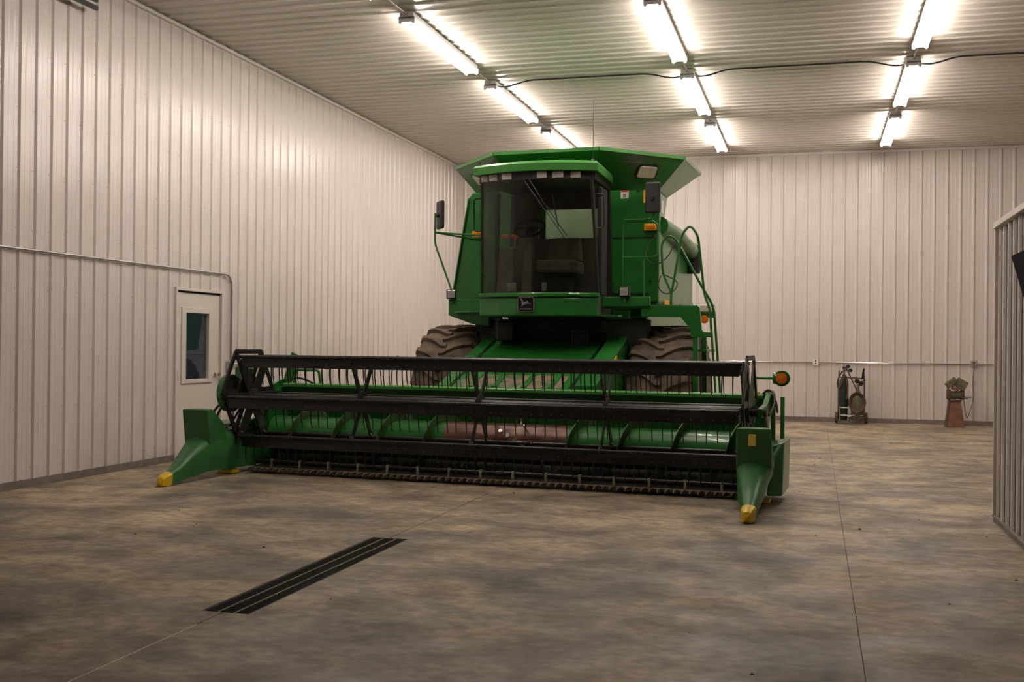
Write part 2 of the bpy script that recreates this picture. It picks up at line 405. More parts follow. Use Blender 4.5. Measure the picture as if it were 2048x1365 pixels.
tag(o, 'black power cable running from the partition side lights to the side wall', 'cable', 'ceiling cables')

# ---- conduits and boxes on the walls
o = MB().tube(rounded([(XL + .034, YF, 2.265), (XL + .034, 12.68, 2.265), (XL + .034, 12.68, 1.14)], .18, 8), .0125, 10).build('wall_conduit', 'galv', None, True)
tag(o, 'grey metal conduit running along the wall and bending down beside the door', 'conduit')
o = MB().tube([(XL + .034, 12.68, 1.12), (XL + .034, 21.7, 1.12)], .0125, 10).build('wall_conduit', 'galv', None, True)
tag(o, 'low grey conduit running from the switch box behind the header to the far corner', 'conduit')
o = MB().tube([(XL + .1, YB - .034, 1.125), (XR, YB - .034, 1.125)], .0125, 10).build('wall_conduit', 'chrome', None, True)
tag(o, 'shiny metal conduit running across the far wall at waist height', 'conduit')
def box_thing(loc, rz, label, mats):
    t = empty('outlet_box', loc, rz)
    MB().box(-.055, .055, -.05, .0, -.06, .06).build('box_body', mats[0], t, bevel=.006)
    cv = MB().box(-.05, .05, -.056, -.05, -.055, .055).build('cover_plate', mats[1], t, bevel=.002)
    for z in (-.022, .022): MB().lathe([(.015, -.0585), (.015, -.056)], (0, 0, z), 'y', 14).build('socket', 'plastic', cv)
    return tag(t, label, 'outlet', 'outlet boxes')
box_thing((XL + .0, 12.66, 1.10), R(90), 'grey metal switch box on the wall right beside the door', ('galv', 'galv'))
box_thing((XL + .0, 18.6, 1.13), R(90), 'grey outlet box low on the door wall behind the reel', ('galv', 'galv'))
box_thing((.02, YB - .0, 1.13), 0, 'bright outlet box on the far wall to the side of the gas cylinder cart', ('galv', 'decal'))
box_thing((2.82, YB - .0, 1.135), 0, 'grey outlet box on the far wall with a cord hanging from it', ('galv', 'galv'))

# ---- overhead door track at the upper left
t = empty('door_track', (XL + .15, 9.72, 4.80))
MB().bar((0, 0, 0), (0, -6, 0), .03, .045).build('rail', 'black', t)
MB().bar((0, 0, .085), (0, -6, .085), .03, .045).build('rail', 'black', t)
for y in (-.9, -3.0, -5.0): MB().bar((0, y, -.02), (0, y, .33), .03, .006, (1, 0, 0)).build('hanger', 'galv', t)
tag(t, 'dark twin steel track of an overhead door hung below the ceiling', 'door track')

# ---- monitor on the partition
t = empty('wall_monitor', (PX, 8.54, 1.93))
d = R(20)
mb = MB()
mb.prism([(-.004, -.155), (-.088, .148), (-.050, .160), (.018, -.14)], 'y', -.62, .0)
mb.build('casing', 'matte', t, bevel=.008)
MB().prism([(-.008, -.145), (-.090, .142), (-.086, .144), (-.004, -.143)], 'y', -.60, -.02).build('screen', 'matte', t)
MB().box(-.03, .0, -.4, -.2, .06, .13).build('wall_bracket', 'black', t)
tag(t, 'black flat monitor tilted forward on the ribbed partition wall', 'monitor')

# ---- floor drain
t = empty('floor_drain', ((DX0 + DX1) / 2, (DRY0 + DRY1) / 2, 0))
hw, hl = (DX1 - DX0) / 2, (DRY1 - DRY0) / 2
MB().box(-hw, hw, -hl, hl, -.158, -.15).box(-hw, -hw + .004, -hl, hl, -.15, -.03).box(hw - .004, hw, -hl, hl, -.15, -.03).build('pit', 'pit', t)
MB().box(-hw, -hw + .008, -hl, hl, -.03, -.001).box(hw - .008, hw, -hl, hl, -.03, -.001).box(-hw + .008, hw - .008, -hl, -hl + .008, -.03, -.001).box(-hw + .008, hw - .008, hl - .008, hl, -.03, -.001).build('rim', 'grate', t)
cuts = [-hl + .01, 5.99 - 6.30, 6.86 - 6.30, hl - .01]
for a, b2 in zip(cuts, cuts[1:]):
    gmb = MB(); a += .004; b2 -= .004
    for x in (-hw + .012, hw - .012): gmb.box(x - .003, x + .003, a, b2, -.028, -.003)
    y = a
    while y < b2:
        gmb.box(-hw + .012, hw - .012, y, y + .005, -.028, -.004); y += .030
    gr = gmb.build('grate', 'grate', t)
    for x in (-hw / 3, hw / 3): MB().box(x - .0035, x + .0035, a, b2, -.028, -.0015).build('bearing_bar', 'gratelite', gr)
tag(t, 'long narrow floor drain with a dark steel grate set in the concrete', 'drain')

# ---- crumbs of dirt on the concrete
mb = MB()
for i in range(70):
    x, y = random.uniform(-6.8, 3), random.uniform(4.5, 20)
    if x > 1.3 and y < 10: continue
    if DX0 - .03 < x < DX1 + .03 and DRY0 < y < DRY1: continue
    s = random.uniform(.006, .016)
    mb.add([(x - s, y - s * .6, 0), (x + s, y - s * .5, 0), (x + s * .6, y + s, 0), (x - s * .7, y + s * .7, 0), (x, y, s * .8)], [(0, 1, 4), (1, 2, 4), (2, 3, 4), (3, 0, 4)])
tag(mb.build('dirt_crumbs', 'dirt'), 'small dark crumbs of dirt scattered over the concrete', 'dirt', kind='stuff')

# ================================================================ COMBINE HARVESTER (local frame: x across, y to the rear, z up)
TH = -0.071; ORG = (-3.32, 9.32, 0)
cmb = empty('combine_harvester', ORG, TH)
tag(cmb, 'green combine harvester with a glazed cab, flared grain tank and big lugged tires', 'combine')
def cp(name, mb, mat, parent=None, **k): return mb.build(name, mat, parent or cmb, **k)

# ---- drive wheels
def tire_mesh(Rl, hw, nl, lug=.048):
    mb = MB(); Rc = Rl - lug
    prof = [(.42 * Rl, -hw * .62), (.55 * Rl, -hw * .88), (.72 * Rl, -hw), (.86 * Rl, -hw * .97), (Rc - .025, -hw * .84), (Rc, -hw * .5), (Rc + .008, 0), (Rc, hw * .5), (Rc - .025, hw * .84), (.86 * Rl, hw * .97), (.72 * Rl, hw), (.55 * Rl, hw * .88), (.42 * Rl, hw * .62)]
    mb.lathe(prof, (0, 0, 0), 'x', 64)
    for side in (-1, 1):
        for k in range(nl):
            base = 2 * math.pi * (k + (.5 if side > 0 else 0)) / nl
            rings = []
            for t, xf, lead, dr, wd in ((0, -.10, .235, .000, .045), (1, .06, .225, .0, .055), (2, .22, .17, .0, .052), (3, .42, .105, -.002, .050), (4, .66, .05, -.008, .054), (5, .90, .01, -.03, .062), (6, 1.0, .0, -.105, .062), (7, 1.01, .0, -.16, .05)):
                x = side * xf * hw; rt = Rl + dr; rb = min(rt - .012, (Rc - .02 if t < 5 else Rc - .06 - .05 * (t - 5)))
                xb = x if t < 5 else x - side * .03
                w = wd / Rl / 2; ph = base + lead
                def P(r, a, xx): return (xx, -r * math.sin(a), r * math.cos(a))
                rings.append([P(rb, ph - w * 1.35, xb), P(rt, ph - w, x), P(rt, ph + w, x), P(rb, ph + w * 1.35, xb)])
            mb.loft(rings)
    return mb.mesh('tire')
tm = tire_mesh(.83, .385, 22)
AXY, AXZ = 4.10, .826
for sx in (-1, 1):
    rim = MB().lathe([(.05, -.05), (.36, -.05), (.38, -.22), (.42, -.235), (.42, .235), (.38, .22), (.36, .03), (.05, .03)], (0, 0, 0), 'x', 40)
    rim = cp('drive_wheel', rim, 'yellow', smooth=True); rim.location = (sx * 1.36, AXY, AXZ)
    link('tire', tm, 'rubber', rim, True)
    hubc = MB().lathe([(.05, -.30), (.16, -.28), (.16, .05), (.12, .08), (.02, .09)], (0, 0, 0), 'x', 24).build('hub', 'yellow', rim, True)
tm2 = tire_mesh(.56, .20, 18, .035)
for sx in (-1, 1):
    rim = MB().lathe([(.04, -.04), (.22, -.04), (.26, -.12), (.29, -.125), (.29, .125), (.26, .12), (.22, .02), (.04, .02)], (0, 0, 0), 'x', 32)
    rim = cp('steer_wheel', rim, 'yellow', smooth=True); rim.location = (sx * .86, 8.0, .556)
    link('tire', tm2, 'rubber', rim, True)
# axle, frame and final drives
cp('drive_axle', MB().box(-1.0, 1.0, 3.92, 4.30, .66, 1.02), 'dark', bevel=.02)
for sx in (-1, 1):
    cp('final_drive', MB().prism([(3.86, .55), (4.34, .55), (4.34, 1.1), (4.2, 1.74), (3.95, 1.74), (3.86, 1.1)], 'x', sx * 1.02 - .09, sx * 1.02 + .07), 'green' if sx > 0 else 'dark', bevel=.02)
cp('steer_axle', MB().box(-.70, .70, 7.92, 8.08, .5, .64), 'green', bevel=.01)
cp('frame_crossbeam', MB().box(-.92, 1.18, 3.62, 3.82, 1.42, 1.72).box(-.6, .7, 3.55, 3.62, 1.55, 1.70), 'dark', bevel=.01)
cp('hydraulic_block', MB().box(-.62, -.42, 3.42, 3.60, 1.45, 1.68), 'black', bevel=.01)
cp('hydraulic_block', MB().box(.30, .52, 3.46, 3.60, 1.36, 1.60), 'black', bevel=.01)

# ---- separator body and rear hood
body = cp('separator_body', MB().prism([(4.3, 1.1), (8.9, 1.25), (9.1, 2.0), (7.0, 2.62), (5.7, 2.62), (5.6, 2.5), (4.3, 2.5)], 'x', -.80, .80), 'green', bevel=.02)
MB().prism([(4.28, 1.92), (6.62, 1.96), (6.60, 2.60), (6.35, 2.86), (4.28, 2.92)], 'x', .78, 1.17).build('side_shield', 'green', body, bevel=.04)
MB().prism([(4.05, 1.80), (6.62, 1.96), (6.60, 2.60), (6.35, 2.86), (4.05, 2.92)], 'x', -1.17, -.78).build('side_shield', 'green', body, bevel=.04)
MB().prism([(4.45, 1.16), (6.6, 1.16), (6.6, 1.94), (4.45, 1.90)], 'x', .78, 1.0).build('lower_side_panel', 'green', body, bevel=.02)
MB().box(1.12, 1.178, 4.6, 5.0, 1.93, 1.99).build('warning_strip', 'decalyellow', body)
MB().prism([(5.05, 2.5), (7.0, 2.5), (6.9, 2.95), (5.05, 3.0)], 'x', -.92, .92).build('engine_deck', 'green', body, bevel=.03)
# front panels of the tank body either side of the cab
def front_panel(poly, y0, y1, name, lab=None):
    return cp(name, MB().prism(poly, 'y', y0, y1), 'green', bevel=.012)
fp = front_panel([(.48, 1.95), (1.185, 1.95), (1.185, 3.36), (.48, 3.40)], 4.20, 4.30, 'tank_front_panel')
MB().box(.60, 1.186, 4.185, 4.20, 2.735, 2.745).box(.60, 1.06, 4.185, 4.20, 2.04, 2.055).build('panel_seam', 'dark', fp)
lp = front_panel([(-.45, 1.97), (-1.45, 1.97), (-1.23, 3.27), (-1.19, 3.33), (-.45, 3.36)], 4.0, 4.28, 'tank_front_panel')
MB().prism([(-1.455, 1.97), (-1.44, 1.97), (-1.22, 3.26), (-1.235, 3.26)], 'y', 3.97, 4.0).build('edge_flange', 'green', lp)
# decals and the amber markers
d1 = MB().box(.70, .80, 4.196, 4.2, 3.22, 3.33).build('decal', 'decal', fp)
MB().box(.705, .795, 4.194, 4.196, 3.30, 3.325).build('decal_border', 'decalred', d1)
MB().box(.73, .77, 4.194, 4.196, 3.235, 3.28).build('decal_symbol', 'rod', d1)
MB().box(.985, 1.02, 4.196, 4.2, 3.16, 3.32).build('decal', 'decalyellow', fp)
MB().box(1.186, 1.19, 4.30, 4.42, 3.05, 3.2).build('decal', 'decal', fp)
am = MB().box(1.005, 1.165, 4.16, 4.2, 2.815, 2.90).build('marker_lamp', 'decalyellow', fp, bevel=.006)
MB().box(1.03, 1.145, 4.145, 4.16, 2.838, 2.878).build('marker_lens', 'amber', am, bevel=.004)
am = MB().box(-1.17, -1.01, 3.955, 4.0, 2.765, 2.84).build('marker_lamp', 'decalyellow', lp, bevel=.006)
MB().box(-1.15, -1.04, 3.945, 3.955, 2.78, 2.825).build('marker_lens', 'amber', am, bevel=.004)
MB().lathe([(.012, -.02), (.012, 0)], (.92, 4.2, 3.31), 'y', 10).build('panel_latch', 'black', fp)
MB().lathe([(.012, -.02), (.012, 0)], (1.08, 4.2, 2.2), 'y', 10).build('panel_latch', 'black', fp)

# ---- grain tank: hopper box with a flared rim extension
tank = cp('grain_tank', MB().box(-.46, -.28, 4.22, 4.26, 2.5, 3.36).box(.54, .56, 4.22, 4.26, 2.5, 3.36).box(-.28, .54, 4.22, 4.26, 2.5, 2.66).box(-.28, .54, 4.22, 4.26, 3.12, 3.36), 'green')
for s in (-1, 1): MB().loft([[(s * 1.13, 4.28, 2.5), (s * 1.16, 4.28, 2.5), (s * 1.16, 4.28, 3.33), (s * 1.13, 4.28, 3.33)], [(s * 1.07, 4.60, 2.5), (s * 1.10, 4.60, 2.5), (s * 1.12, 5.0, 3.33), (s * 1.09, 5.0, 3.33)]]).build('tank_wall', 'green', tank)
MB().loft([[(-1.1, 4.56, 2.5), (1.1, 4.56, 2.5), (1.1, 4.60, 2.5), (-1.1, 4.60, 2.5)], [(-1.11, 4.97, 3.33), (1.11, 4.97, 3.33), (1.11, 5.0, 3.33), (-1.11, 5.0, 3.33)]]).build('tank_wall', 'tankin', tank)
ZR, ZL = 3.69, 3.32
top = [(-.65, 3.33), (.65, 3.33), (1.475, 4.25), (1.44, 5.55), (-1.44, 5.55), (-1.50, 4.22)]
bot = [(-.46, 4.05), (.46, 4.05), (1.165, 4.22), (1.12, 4.95), (-1.12, 4.95), (-1.165, 4.22)]
def patch(A, B, C, D, n=8, th=.012):
    A, B, C, D = map(Vector, (A, B, C, D)); mbx = MB(); lay = []
    for o_ in (0, 1):
        for i in range(n + 1):
            for j in range(n + 1):
                u, v = i / n, j / n
                P = (A * (1 - u) + B * u) * (1 - v) + (D * (1 - u) + C * u) * v
                N = ((B - A) * (1 - v) + (C - D) * v).cross((D - A) * (1 - u) + (C - B) * u).normalized()
                mbx.v.append(tuple(P + N * th * o_))
    m_ = n + 1; K = m_ * m_
    for i in range(n):
        for j in range(n):
            a = i * m_ + j; mbx.f += [(a, a + m_, a + m_ + 1, a + 1), (K + a, K + a + 1, K + a + m_ + 1, K + a + m_)]
    for i in range(n):
        for a, b2 in ((i * m_, (i + 1) * m_), ((i + 1) * m_ + n, i * m_ + n), (i + 1, i), (n * m_ + i, n * m_ + i + 1)): mbx.f.append((a, b2, K + b2, K + a))
    return mbx
for i in range(6):
    j = (i + 1) % 6
    a, b2, c, d_ = top[i], top[j], bot[j], bot[i]
    o = patch((d_[0], d_[1], ZL), (c[0], c[1], ZL), (b2[0], b2[1], ZR), (a[0], a[1], ZR)).build('rim_panel', 'green', tank, True)
    # folded lip along the top edge; front ones painted lighter as if lit
    MB().bar((a[0], a[1], ZR + .004), (b2[0], b2[1], ZR + .004), .034, .040).build('rim_lip', 'greenlite' if i in (0, 1, 5) else 'green', o)
# lamps set in the two corner panels of the rim
def rim_lamp(i, mat):
    j = (i + 1) % 6
    A = Vector((bot[i][0], bot[i][1], ZL)); B = Vector((bot[j][0], bot[j][1], ZL)); C = Vector((top[j][0], top[j][1], ZR)); D = Vector((top[i][0], top[i][1], ZR))
    def P(u, v): return (A * (1 - u) + B * u) * (1 - v) + (D * (1 - u) + C * u) * v
    u0, u1, v0, v1 = (.50, .78, .34, .76) if i == 1 else (.22, .50, .34, .76)
    uc, vc = (u0 + u1) / 2, (v0 + v1) / 2
    n = ((B - A) * (1 - vc) + (C - D) * vc).cross((D - A) * (1 - uc) + (C - B) * uc).normalized()
    if n.z > 0: n = -n
    ctr = (P(u0, v0) + P(u1, v1) + P(u0, v1) + P(u1, v0)) / 4
    ex = (P(u1, .55) - P(u0, .55)).normalized(); ey = ex.cross(n).normalized()
    def ring(w, h, r, off):
        out = []
        for qx, qy, s in ((1, 1, 0), (-1, 1, 1), (-1, -1, 2), (1, -1, 3)):
            for k in range(4):
                a = (s + k / 3) * math.pi / 2
                out.append(ctr + ex * (qx * (w - r) + r * math.cos(a)) + ey * (qy * (h - r) + r * math.sin(a)) + n * off)
        return out
    h = MB().loft([ring(.135, .10, .04, -.03), ring(.135, .10, .04, .03)]).build('tank_lamp', 'black', tank)
    MB().loft([ring(.118, .084, .035, .024), ring(.112, .078, .03, .040)]).build('lamp_lens', mat, h)
rim_lamp(1, 'tanklens'); rim_lamp(5, 'tanklens')
# faded script decal beside the lamp: a few pale strokes lying on the panel
A = Vector((bot[1][0], bot[1][1], ZL)); B = Vector((bot[2][0], bot[2][1], ZL)); C = Vector((top[2][0], top[2][1], ZR)); D = Vector((top[1][0], top[1][1], ZR))
n = (B - A).cross(D - A).normalized(); n = -n if n.z > 0 else n
mb = MB()
for u0, v0, u1, v1 in ((.30, .84, .38, .90), (.36, .80, .40, .90), (.40, .80, .45, .88), (.43, .88, .45, .80), (.46, .80, .50, .86), (.30, .78, .52, .80)):
    def P(u, v): return (A * (1 - u) + B * u) * (1 - v) + (D * (1 - u) + C * u) * v + n * .016
    mb.bar(P(u0, v0), P(u1, v1), .012, .004, n)
mb.build('script_decal', 'rod', tank)

# ---- unloading auger folded back along the side
ua = cp('unloading_auger', MB().tube([(1.14, 4.42, 2.90), (1.20, 5.2, 2.84), (1.22, 6.15, 2.72)], .115, 20), 'green', smooth=True)
MB().tube([(1.22, 6.12, 2.725), (1.22, 6.22, 2.70), (1.23, 6.27, 2.60), (1.23, 6.28, 2.42)], [.125, .125, .115, .10], 16).build('spout', 'plastic', ua, True)

# ---- cab
def front_curve(hw, yc, bow, n=14):
    return [(-hw + 2 * hw * i / n, yc + bow * (2 * i / n - 1) ** 2 * (1 if True else 0)) for i in range(n + 1)]
def band(cA, zA, cB, zB, th):
    """curved wall sheet between two plan curves"""
    r = []
    n = len(cA)
    mbx = MB(); k = 0
    for (xa, ya), (xb, yb) in zip(cA, cB):
        mbx.v += [(xa, ya, zA), (xb, yb, zB), (xa, ya + th, zA), (xb, yb + th, zB)]
    for i in range(n - 1):
        a = 4 * i; b2 = 4 * i + 4
        mbx.f += [(a, b2, b2 + 1, a + 1), (a + 2, a + 3, b2 + 3, b2 + 2), (a, a + 2, b2 + 2, b2), (a + 1, b2 + 1, b2 + 3, a + 3)]
    e = 4 * (n - 1); mbx.f += [(0, 1, 3, 2), (e, e + 2, e + 3, e + 1)]
    return mbx
cab = cp('cab', MB().loft([[(-.70, 3.14, 1.74), (.70, 3.14, 1.74), (.64, 4.0, 1.74), (-.64, 4.0, 1.74)], [(-.70, 3.14, 1.99), (.70, 3.14, 1.99), (.64, 4.0, 1.99), (-.64, 4.0, 1.99)]]), 'interior')
MB().prism(front_curve(.725, 2.90, .19) + [(.725, 3.14), (-.725, 3.14)], 'z', 1.735, 1.955).build('cab_fascia', 'green', cab, bevel=.02)
MB().prism(front_curve(.735, 2.875, .20) + [(.735, 3.14), (-.735, 3.14)], 'z', 1.955, 2.005).build('fascia_ledge', 'green', cab, bevel=.012)
ws = band(front_curve(.70, 2.93, .19), 2.005, front_curve(.655, 2.80, .17), 3.31, .008).build('windshield', 'glass', cab, True)
for s in (-1, 1):
    MB().bar((s * .708, 3.13, 2.0), (s * .662, 2.98, 3.31), .030, .03, (0, 1, 0)).build('pillar', 'black', cab)
    # door: side glass, and the thick black seal post behind it
    MB().sheet([(s * .70, 3.14, 2.01), (s * .665, 3.52, 2.01), (s * .64, 3.46, 3.28), (s * .655, 2.98, 3.28)], .008).build('side_window', 'glass', cab)
    MB().loft([[(s * .715, 3.27, 1.99), (s * .700, 3.56, 1.99), (s * .650, 3.56, 1.99), (s * .665, 3.27, 1.99)], [(s * .705, 3.28, 3.24), (s * .695, 3.58, 3.24), (s * .640, 3.58, 3.24), (s * .655, 3.28, 3.24)]] if s > 0 else
               [[(s * .690, 3.46, 1.99), (s * .685, 3.52, 1.99), (s * .640, 3.52, 1.99), (s * .650, 3.46, 1.99)], [(s * .665, 3.46, 3.24), (s * .655, 3.52, 3.24), (s * .620, 3.52, 3.24), (s * .630, 3.46, 3.24)]]).build('door_post', 'plastic', cab, bevel=.012)
    MB().loft([[(s * .66, 3.92, 1.99), (s * .66, 4.0, 1.99), (s * .58, 4.0, 1.99), (s * .58, 3.92, 1.99)], [(s * .63, 3.92, 3.3), (s * .63, 4.0, 3.3), (s * .56, 4.0, 3.3), (s * .56, 3.92, 3.3)]]).build('pillar', 'black', cab)
# rear wall of the cab with its window
MB().box(-.60, .60, 3.95, 3.99, 1.99, 2.72).box(-.60, .60, 3.95, 3.99, 3.08, 3.3).box(-.60, -.28, 3.95, 3.99, 2.72, 3.08).box(.54, .60, 3.95, 3.99, 2.72, 3.08).build('rear_wall', 'interior', cab)
MB().box(-.28, .54, 3.965, 3.972, 2.72, 3.08).build('rear_window', 'glass', cab)
# roof with visor
roof = MB().loft([[(x, y, z) for x, y in front_curve(hw, yc, bw, 16) + [(rx, ry), (-rx, ry)]] for z, hw, yc, bw, rx, ry in
                  ((3.375, .745, 2.72, .20, .66, 3.98), (3.455, .755, 2.705, .20, .67, 4.0), (3.485, .73, 2.74, .19, .65, 3.98), (3.515, .60, 2.90, .15, .55, 3.9))]).build('roof', 'greenlite', cab, True)
MB().prism(front_curve(.70, 2.80, .19) + [(.63, 3.96), (-.63, 3.96)], 'z', 3.285, 3.376).build('lamp_housing', 'black', roof)
for px_, w in ((-.61, .085), (-.48, .105), (-.30, .125), (.13, .115), (.31, .13), (.50, .115)):
    yy = 2.80 + .19 * (px_ / .70) ** 2 - .012
    MB().box(px_ - w / 2, px_ + w / 2, yy - .014, yy + .03, 3.294, 3.370).build('roof_lamp', 'lens', roof, bevel=.008)
MB().tube([(.61, 3.22, 3.50), (.61, 3.22, 3.56)], .02, 10).build('antenna_base', 'chrome', roof, True)
MB().tube([(.61, 3.22, 3.55), (.61, 3.22, 4.24)], .0035, 6).build('antenna', 'black', roof)
# wipers on the windshield
wp = MB().tube([(-.10, 2.80, 3.30), (.10, 2.815, 3.02), (.385, 2.872, 2.62)], .006, 6).build('wiper_arm', 'black', cab)
MB().tube([(-.02, 2.80, 3.28), (.16, 2.822, 3.0), (.41, 2.878, 2.64)], .006, 6).build('wiper_arm', 'black', cab)
MB().bar((.24, 2.835, 3.12), (.31, 2.868, 2.74), .01, .016, (0, 1, 0)).build('wiper_blade', 'black', wp)
MB().bar((.0, 2.80, 3.13), (.25, 2.838, 2.93), .01, .016, (0, 1, 0)).build('wiper_blade', 'black', wp)
# emblem on the fascia: black badge, pale rim, leaping deer
em = MB(); EX, EZ, EY = -.075, 1.872, 2.878
def rr(w, h, r, y):
    out = []
    for qx, qz, s in ((1, 1, 0), (-1, 1, 1), (-1, -1, 2), (1, -1, 3)):
        for k in range(4):
            a = (s + k / 3) * math.pi / 2; out.append((EX + qx * (w - r) + r * math.cos(a), y, EZ + qz * (h - r) + r * math.sin(a)))
    return out
em = MB().loft([rr(.098, .085, .025, EY + .03), rr(.098, .085, .025, EY)]).build('emblem', 'rod', cab)
MB().loft([rr(.090, .077, .021, EY + .01), rr(.090, .077, .021, EY - .004)]).build('emblem_field', 'screen', em)
deer = [(-.058, .045), (-.046, .056), (-.040, .044), (-.032, .040), (-.026, .018), (.004, .022), (.020, .034), (.024, .020), (.034, .010), (.060, .006), (.062, -.002), (.034, -.002), (.020, .000), (.012, -.004), (-.010, -.006), (-.034, -.020), (-.040, -.036), (-.046, -.034), (-.040, -.014), (-.044, .010), (-.044, .032)]
MB().loft([[(EX + x * 1.1, EY - .004, EZ + .004 + z * 1.1) for x, z in deer], [(EX + x * 1.1, EY - .009, EZ + .004 + z * 1.1) for x, z in deer]]).build('emblem_deer', 'rod', em)
MB().box(EX - .07, EX + .07, EY - .009, EY - .004, EZ - .062, EZ - .050).build('emblem_line', 'rod', em)
# inside the cab
sw = MB().tube([(-.22 + .185 * math.cos(a), 3.42 + .13 * math.sin(a), 2.80 + .11 * math.sin(a)) for a in [2 * math.pi * i / 28 for i in range(28)]], .016, 8, True)
sw = sw.build('steering_wheel', 'matte', cab, True)
MB().bar((-.40, 3.42, 2.80), (-.04, 3.42, 2.80), .024, .018).bar((-.22, 3.42, 2.80), (-.22, 3.29, 2.69), .024, .018).lathe([(.05, -.05), (.055, .02)], (-.22, 3.42, 2.79), 'z', 16).build('wheel_spokes', 'matte', sw)
MB().loft([[(-.28, 3.30, 2.0), (-.15, 3.30, 2.0), (-.15, 3.44, 2.0), (-.28, 3.44, 2.0)], [(-.27, 3.36, 2.52), (-.16, 3.36, 2.52), (-.16, 3.46, 2.52), (-.27, 3.46, 2.52)], [(-.24, 3.40, 2.75), (-.20, 3.40, 2.75), (-.20, 3.44, 2.75), (-.24, 3.44, 2.75)]]).build('steering_column', 'interior', cab, bevel=.01)
seat = MB().box(-.16, .34, 3.42, 3.90, 2.26, 2.42).build('operator_seat', 'interior', cab, bevel=.04)
MB().loft([[(-.14, 3.80, 2.42), (.32, 3.80, 2.42), (.32, 3.92, 2.42), (-.14, 3.92, 2.42)], [(-.10, 3.86, 2.72), (.28, 3.86, 2.72), (.28, 3.95, 2.72), (-.10, 3.95, 2.72)]]).build('seat_back', 'interior', seat, bevel=.03)
MB().box(-.05, .23, 3.5, 3.8, 1.99, 2.26).build('seat_base', 'dark', seat)
cn = MB().loft([[(-.62, 3.35, 1.99), (-.40, 3.35, 1.99), (-.40, 3.9, 1.99), (-.62, 3.9, 1.99)], [(-.60, 3.42, 2.58), (-.42, 3.42, 2.58), (-.42, 3.9, 2.62), (-.60, 3.9, 2.62)]]).build('control_console', 'interior', cab, bevel=.02)
for x, y in ((-.56, 3.5), (-.44, 3.52)):
    lv = MB().tube([(x, y, 2.58), (x + .02, y - .03, 2.70)], .009, 8).build('control_lever', 'chrome', cab)
    MB().box(x - .03, x + .06, y - .06, y - .01, 2.69, 2.735).build('lever_knob', 'orange', lv, bevel=.012)
for x in (-.42, -.36, .02): MB().box(x - .03, x + .03, 3.26, 3.29, 2.04, 2.14).build('pedal', 'galv', cab, bevel=.004)
# grab handles beside the windshield
for s in (-1, 1):
    MB().tube(rounded([(s * .70, 3.02, 3.12), (s * .79, 3.04, 3.12), (s * .79, 3.07, 2.74), (s * .70, 3.05, 2.74)], .05), .010, 8).build('grab_handle', 'black', cab, True)

# ---- work platform, ladder and rails on the ladder side
pf = cp('platform', MB().box(.70, 1.62, 3.45, 4.15, 1.84, 1.88), 'green')
MB().box(.64, 1.25, 3.40, 3.45, 1.86, 1.975).build('platform_fascia', 'green', pf, bevel=.008)
MB().prism([(1.14, 1.875), (1.79, 1.875), (1.815, 1.85), (1.84, 1.60), (1.86, 1.575), (1.95, 1.57), (1.95, 1.51), (1.72, 1.51), (1.70, 1.62), (1.60, 1.74), (1.14, 1.745)], 'y', 3.44, 3.50).build('ladder_bracket', 'green', pf, bevel=.006)
MB().prism([(1.50, 1.875), (1.66, 1.875), (1.68, 1.60), (1.80, 1.51), (1.72, 1.51), (1.60, 1.62), (1.50, 1.74)], 'y', 4.05, 4.10).build('ladder_bracket', 'green', pf)
ld = cp('ladder', MB().bar((1.77, 3.47, 1.56), (1.79, 3.47, .50), .055, .05, (0, 1, 0)).bar((1.77, 4.05, 1.56), (1.79, 4.05, .50), .055, .05, (0, 1, 0)), 'green')
for z in (.52, .80, 1.08, 1.36): MB().box(1.74, 1.90, 3.47, 4.05, z - .015, z + .015).build('rung', 'green', ld)
MB().bar((1.70, 3.42, .45), (1.70, 3.42, .97), .03, .02, (0, 1, 0)).build('reflector_strip', 'yellow', ld)
def rail(pts, parent=None, r=.0145): return cp('handrail', MB().tube(rounded(pts, .07), r, 10), 'green', parent, smooth=True)
rail([(1.48, 3.50, 1.88), (1.48, 3.50, 2.0), (1.60, 3.50, 2.70), (1.69, 3.50, 2.80), (1.78, 3.50, 2.68), (1.86, 3.50, 2.0), (1.93, 3.47, 1.83), (2.0, 3.47, .90), (2.02, 3.47, .60)])
rail([(1.46, 3.56, 1.90), (1.47, 3.60, 2.0), (1.35, 3.62, 2.27), (1.335, 3.62, 2.60), (1.41, 3.62, 2.70), (1.50, 3.62, 2.66), (1.83, 3.62, 2.06), (1.92, 3.62, 1.92), (1.955, 3.62, 1.80), (2.03, 3.62, .90), (2.05, 3.62, .60)])
rail([(.92, 3.42, 1.90), (.92, 3.42, 2.84), (1.33, 3.42, 2.84), (1.335, 3.42, 2.43), (.92, 3.42, 2.43)], r=.012)
rail([(1.165, 3.43, 2.43), (1.175, 3.43, 1.87)], r=.012)
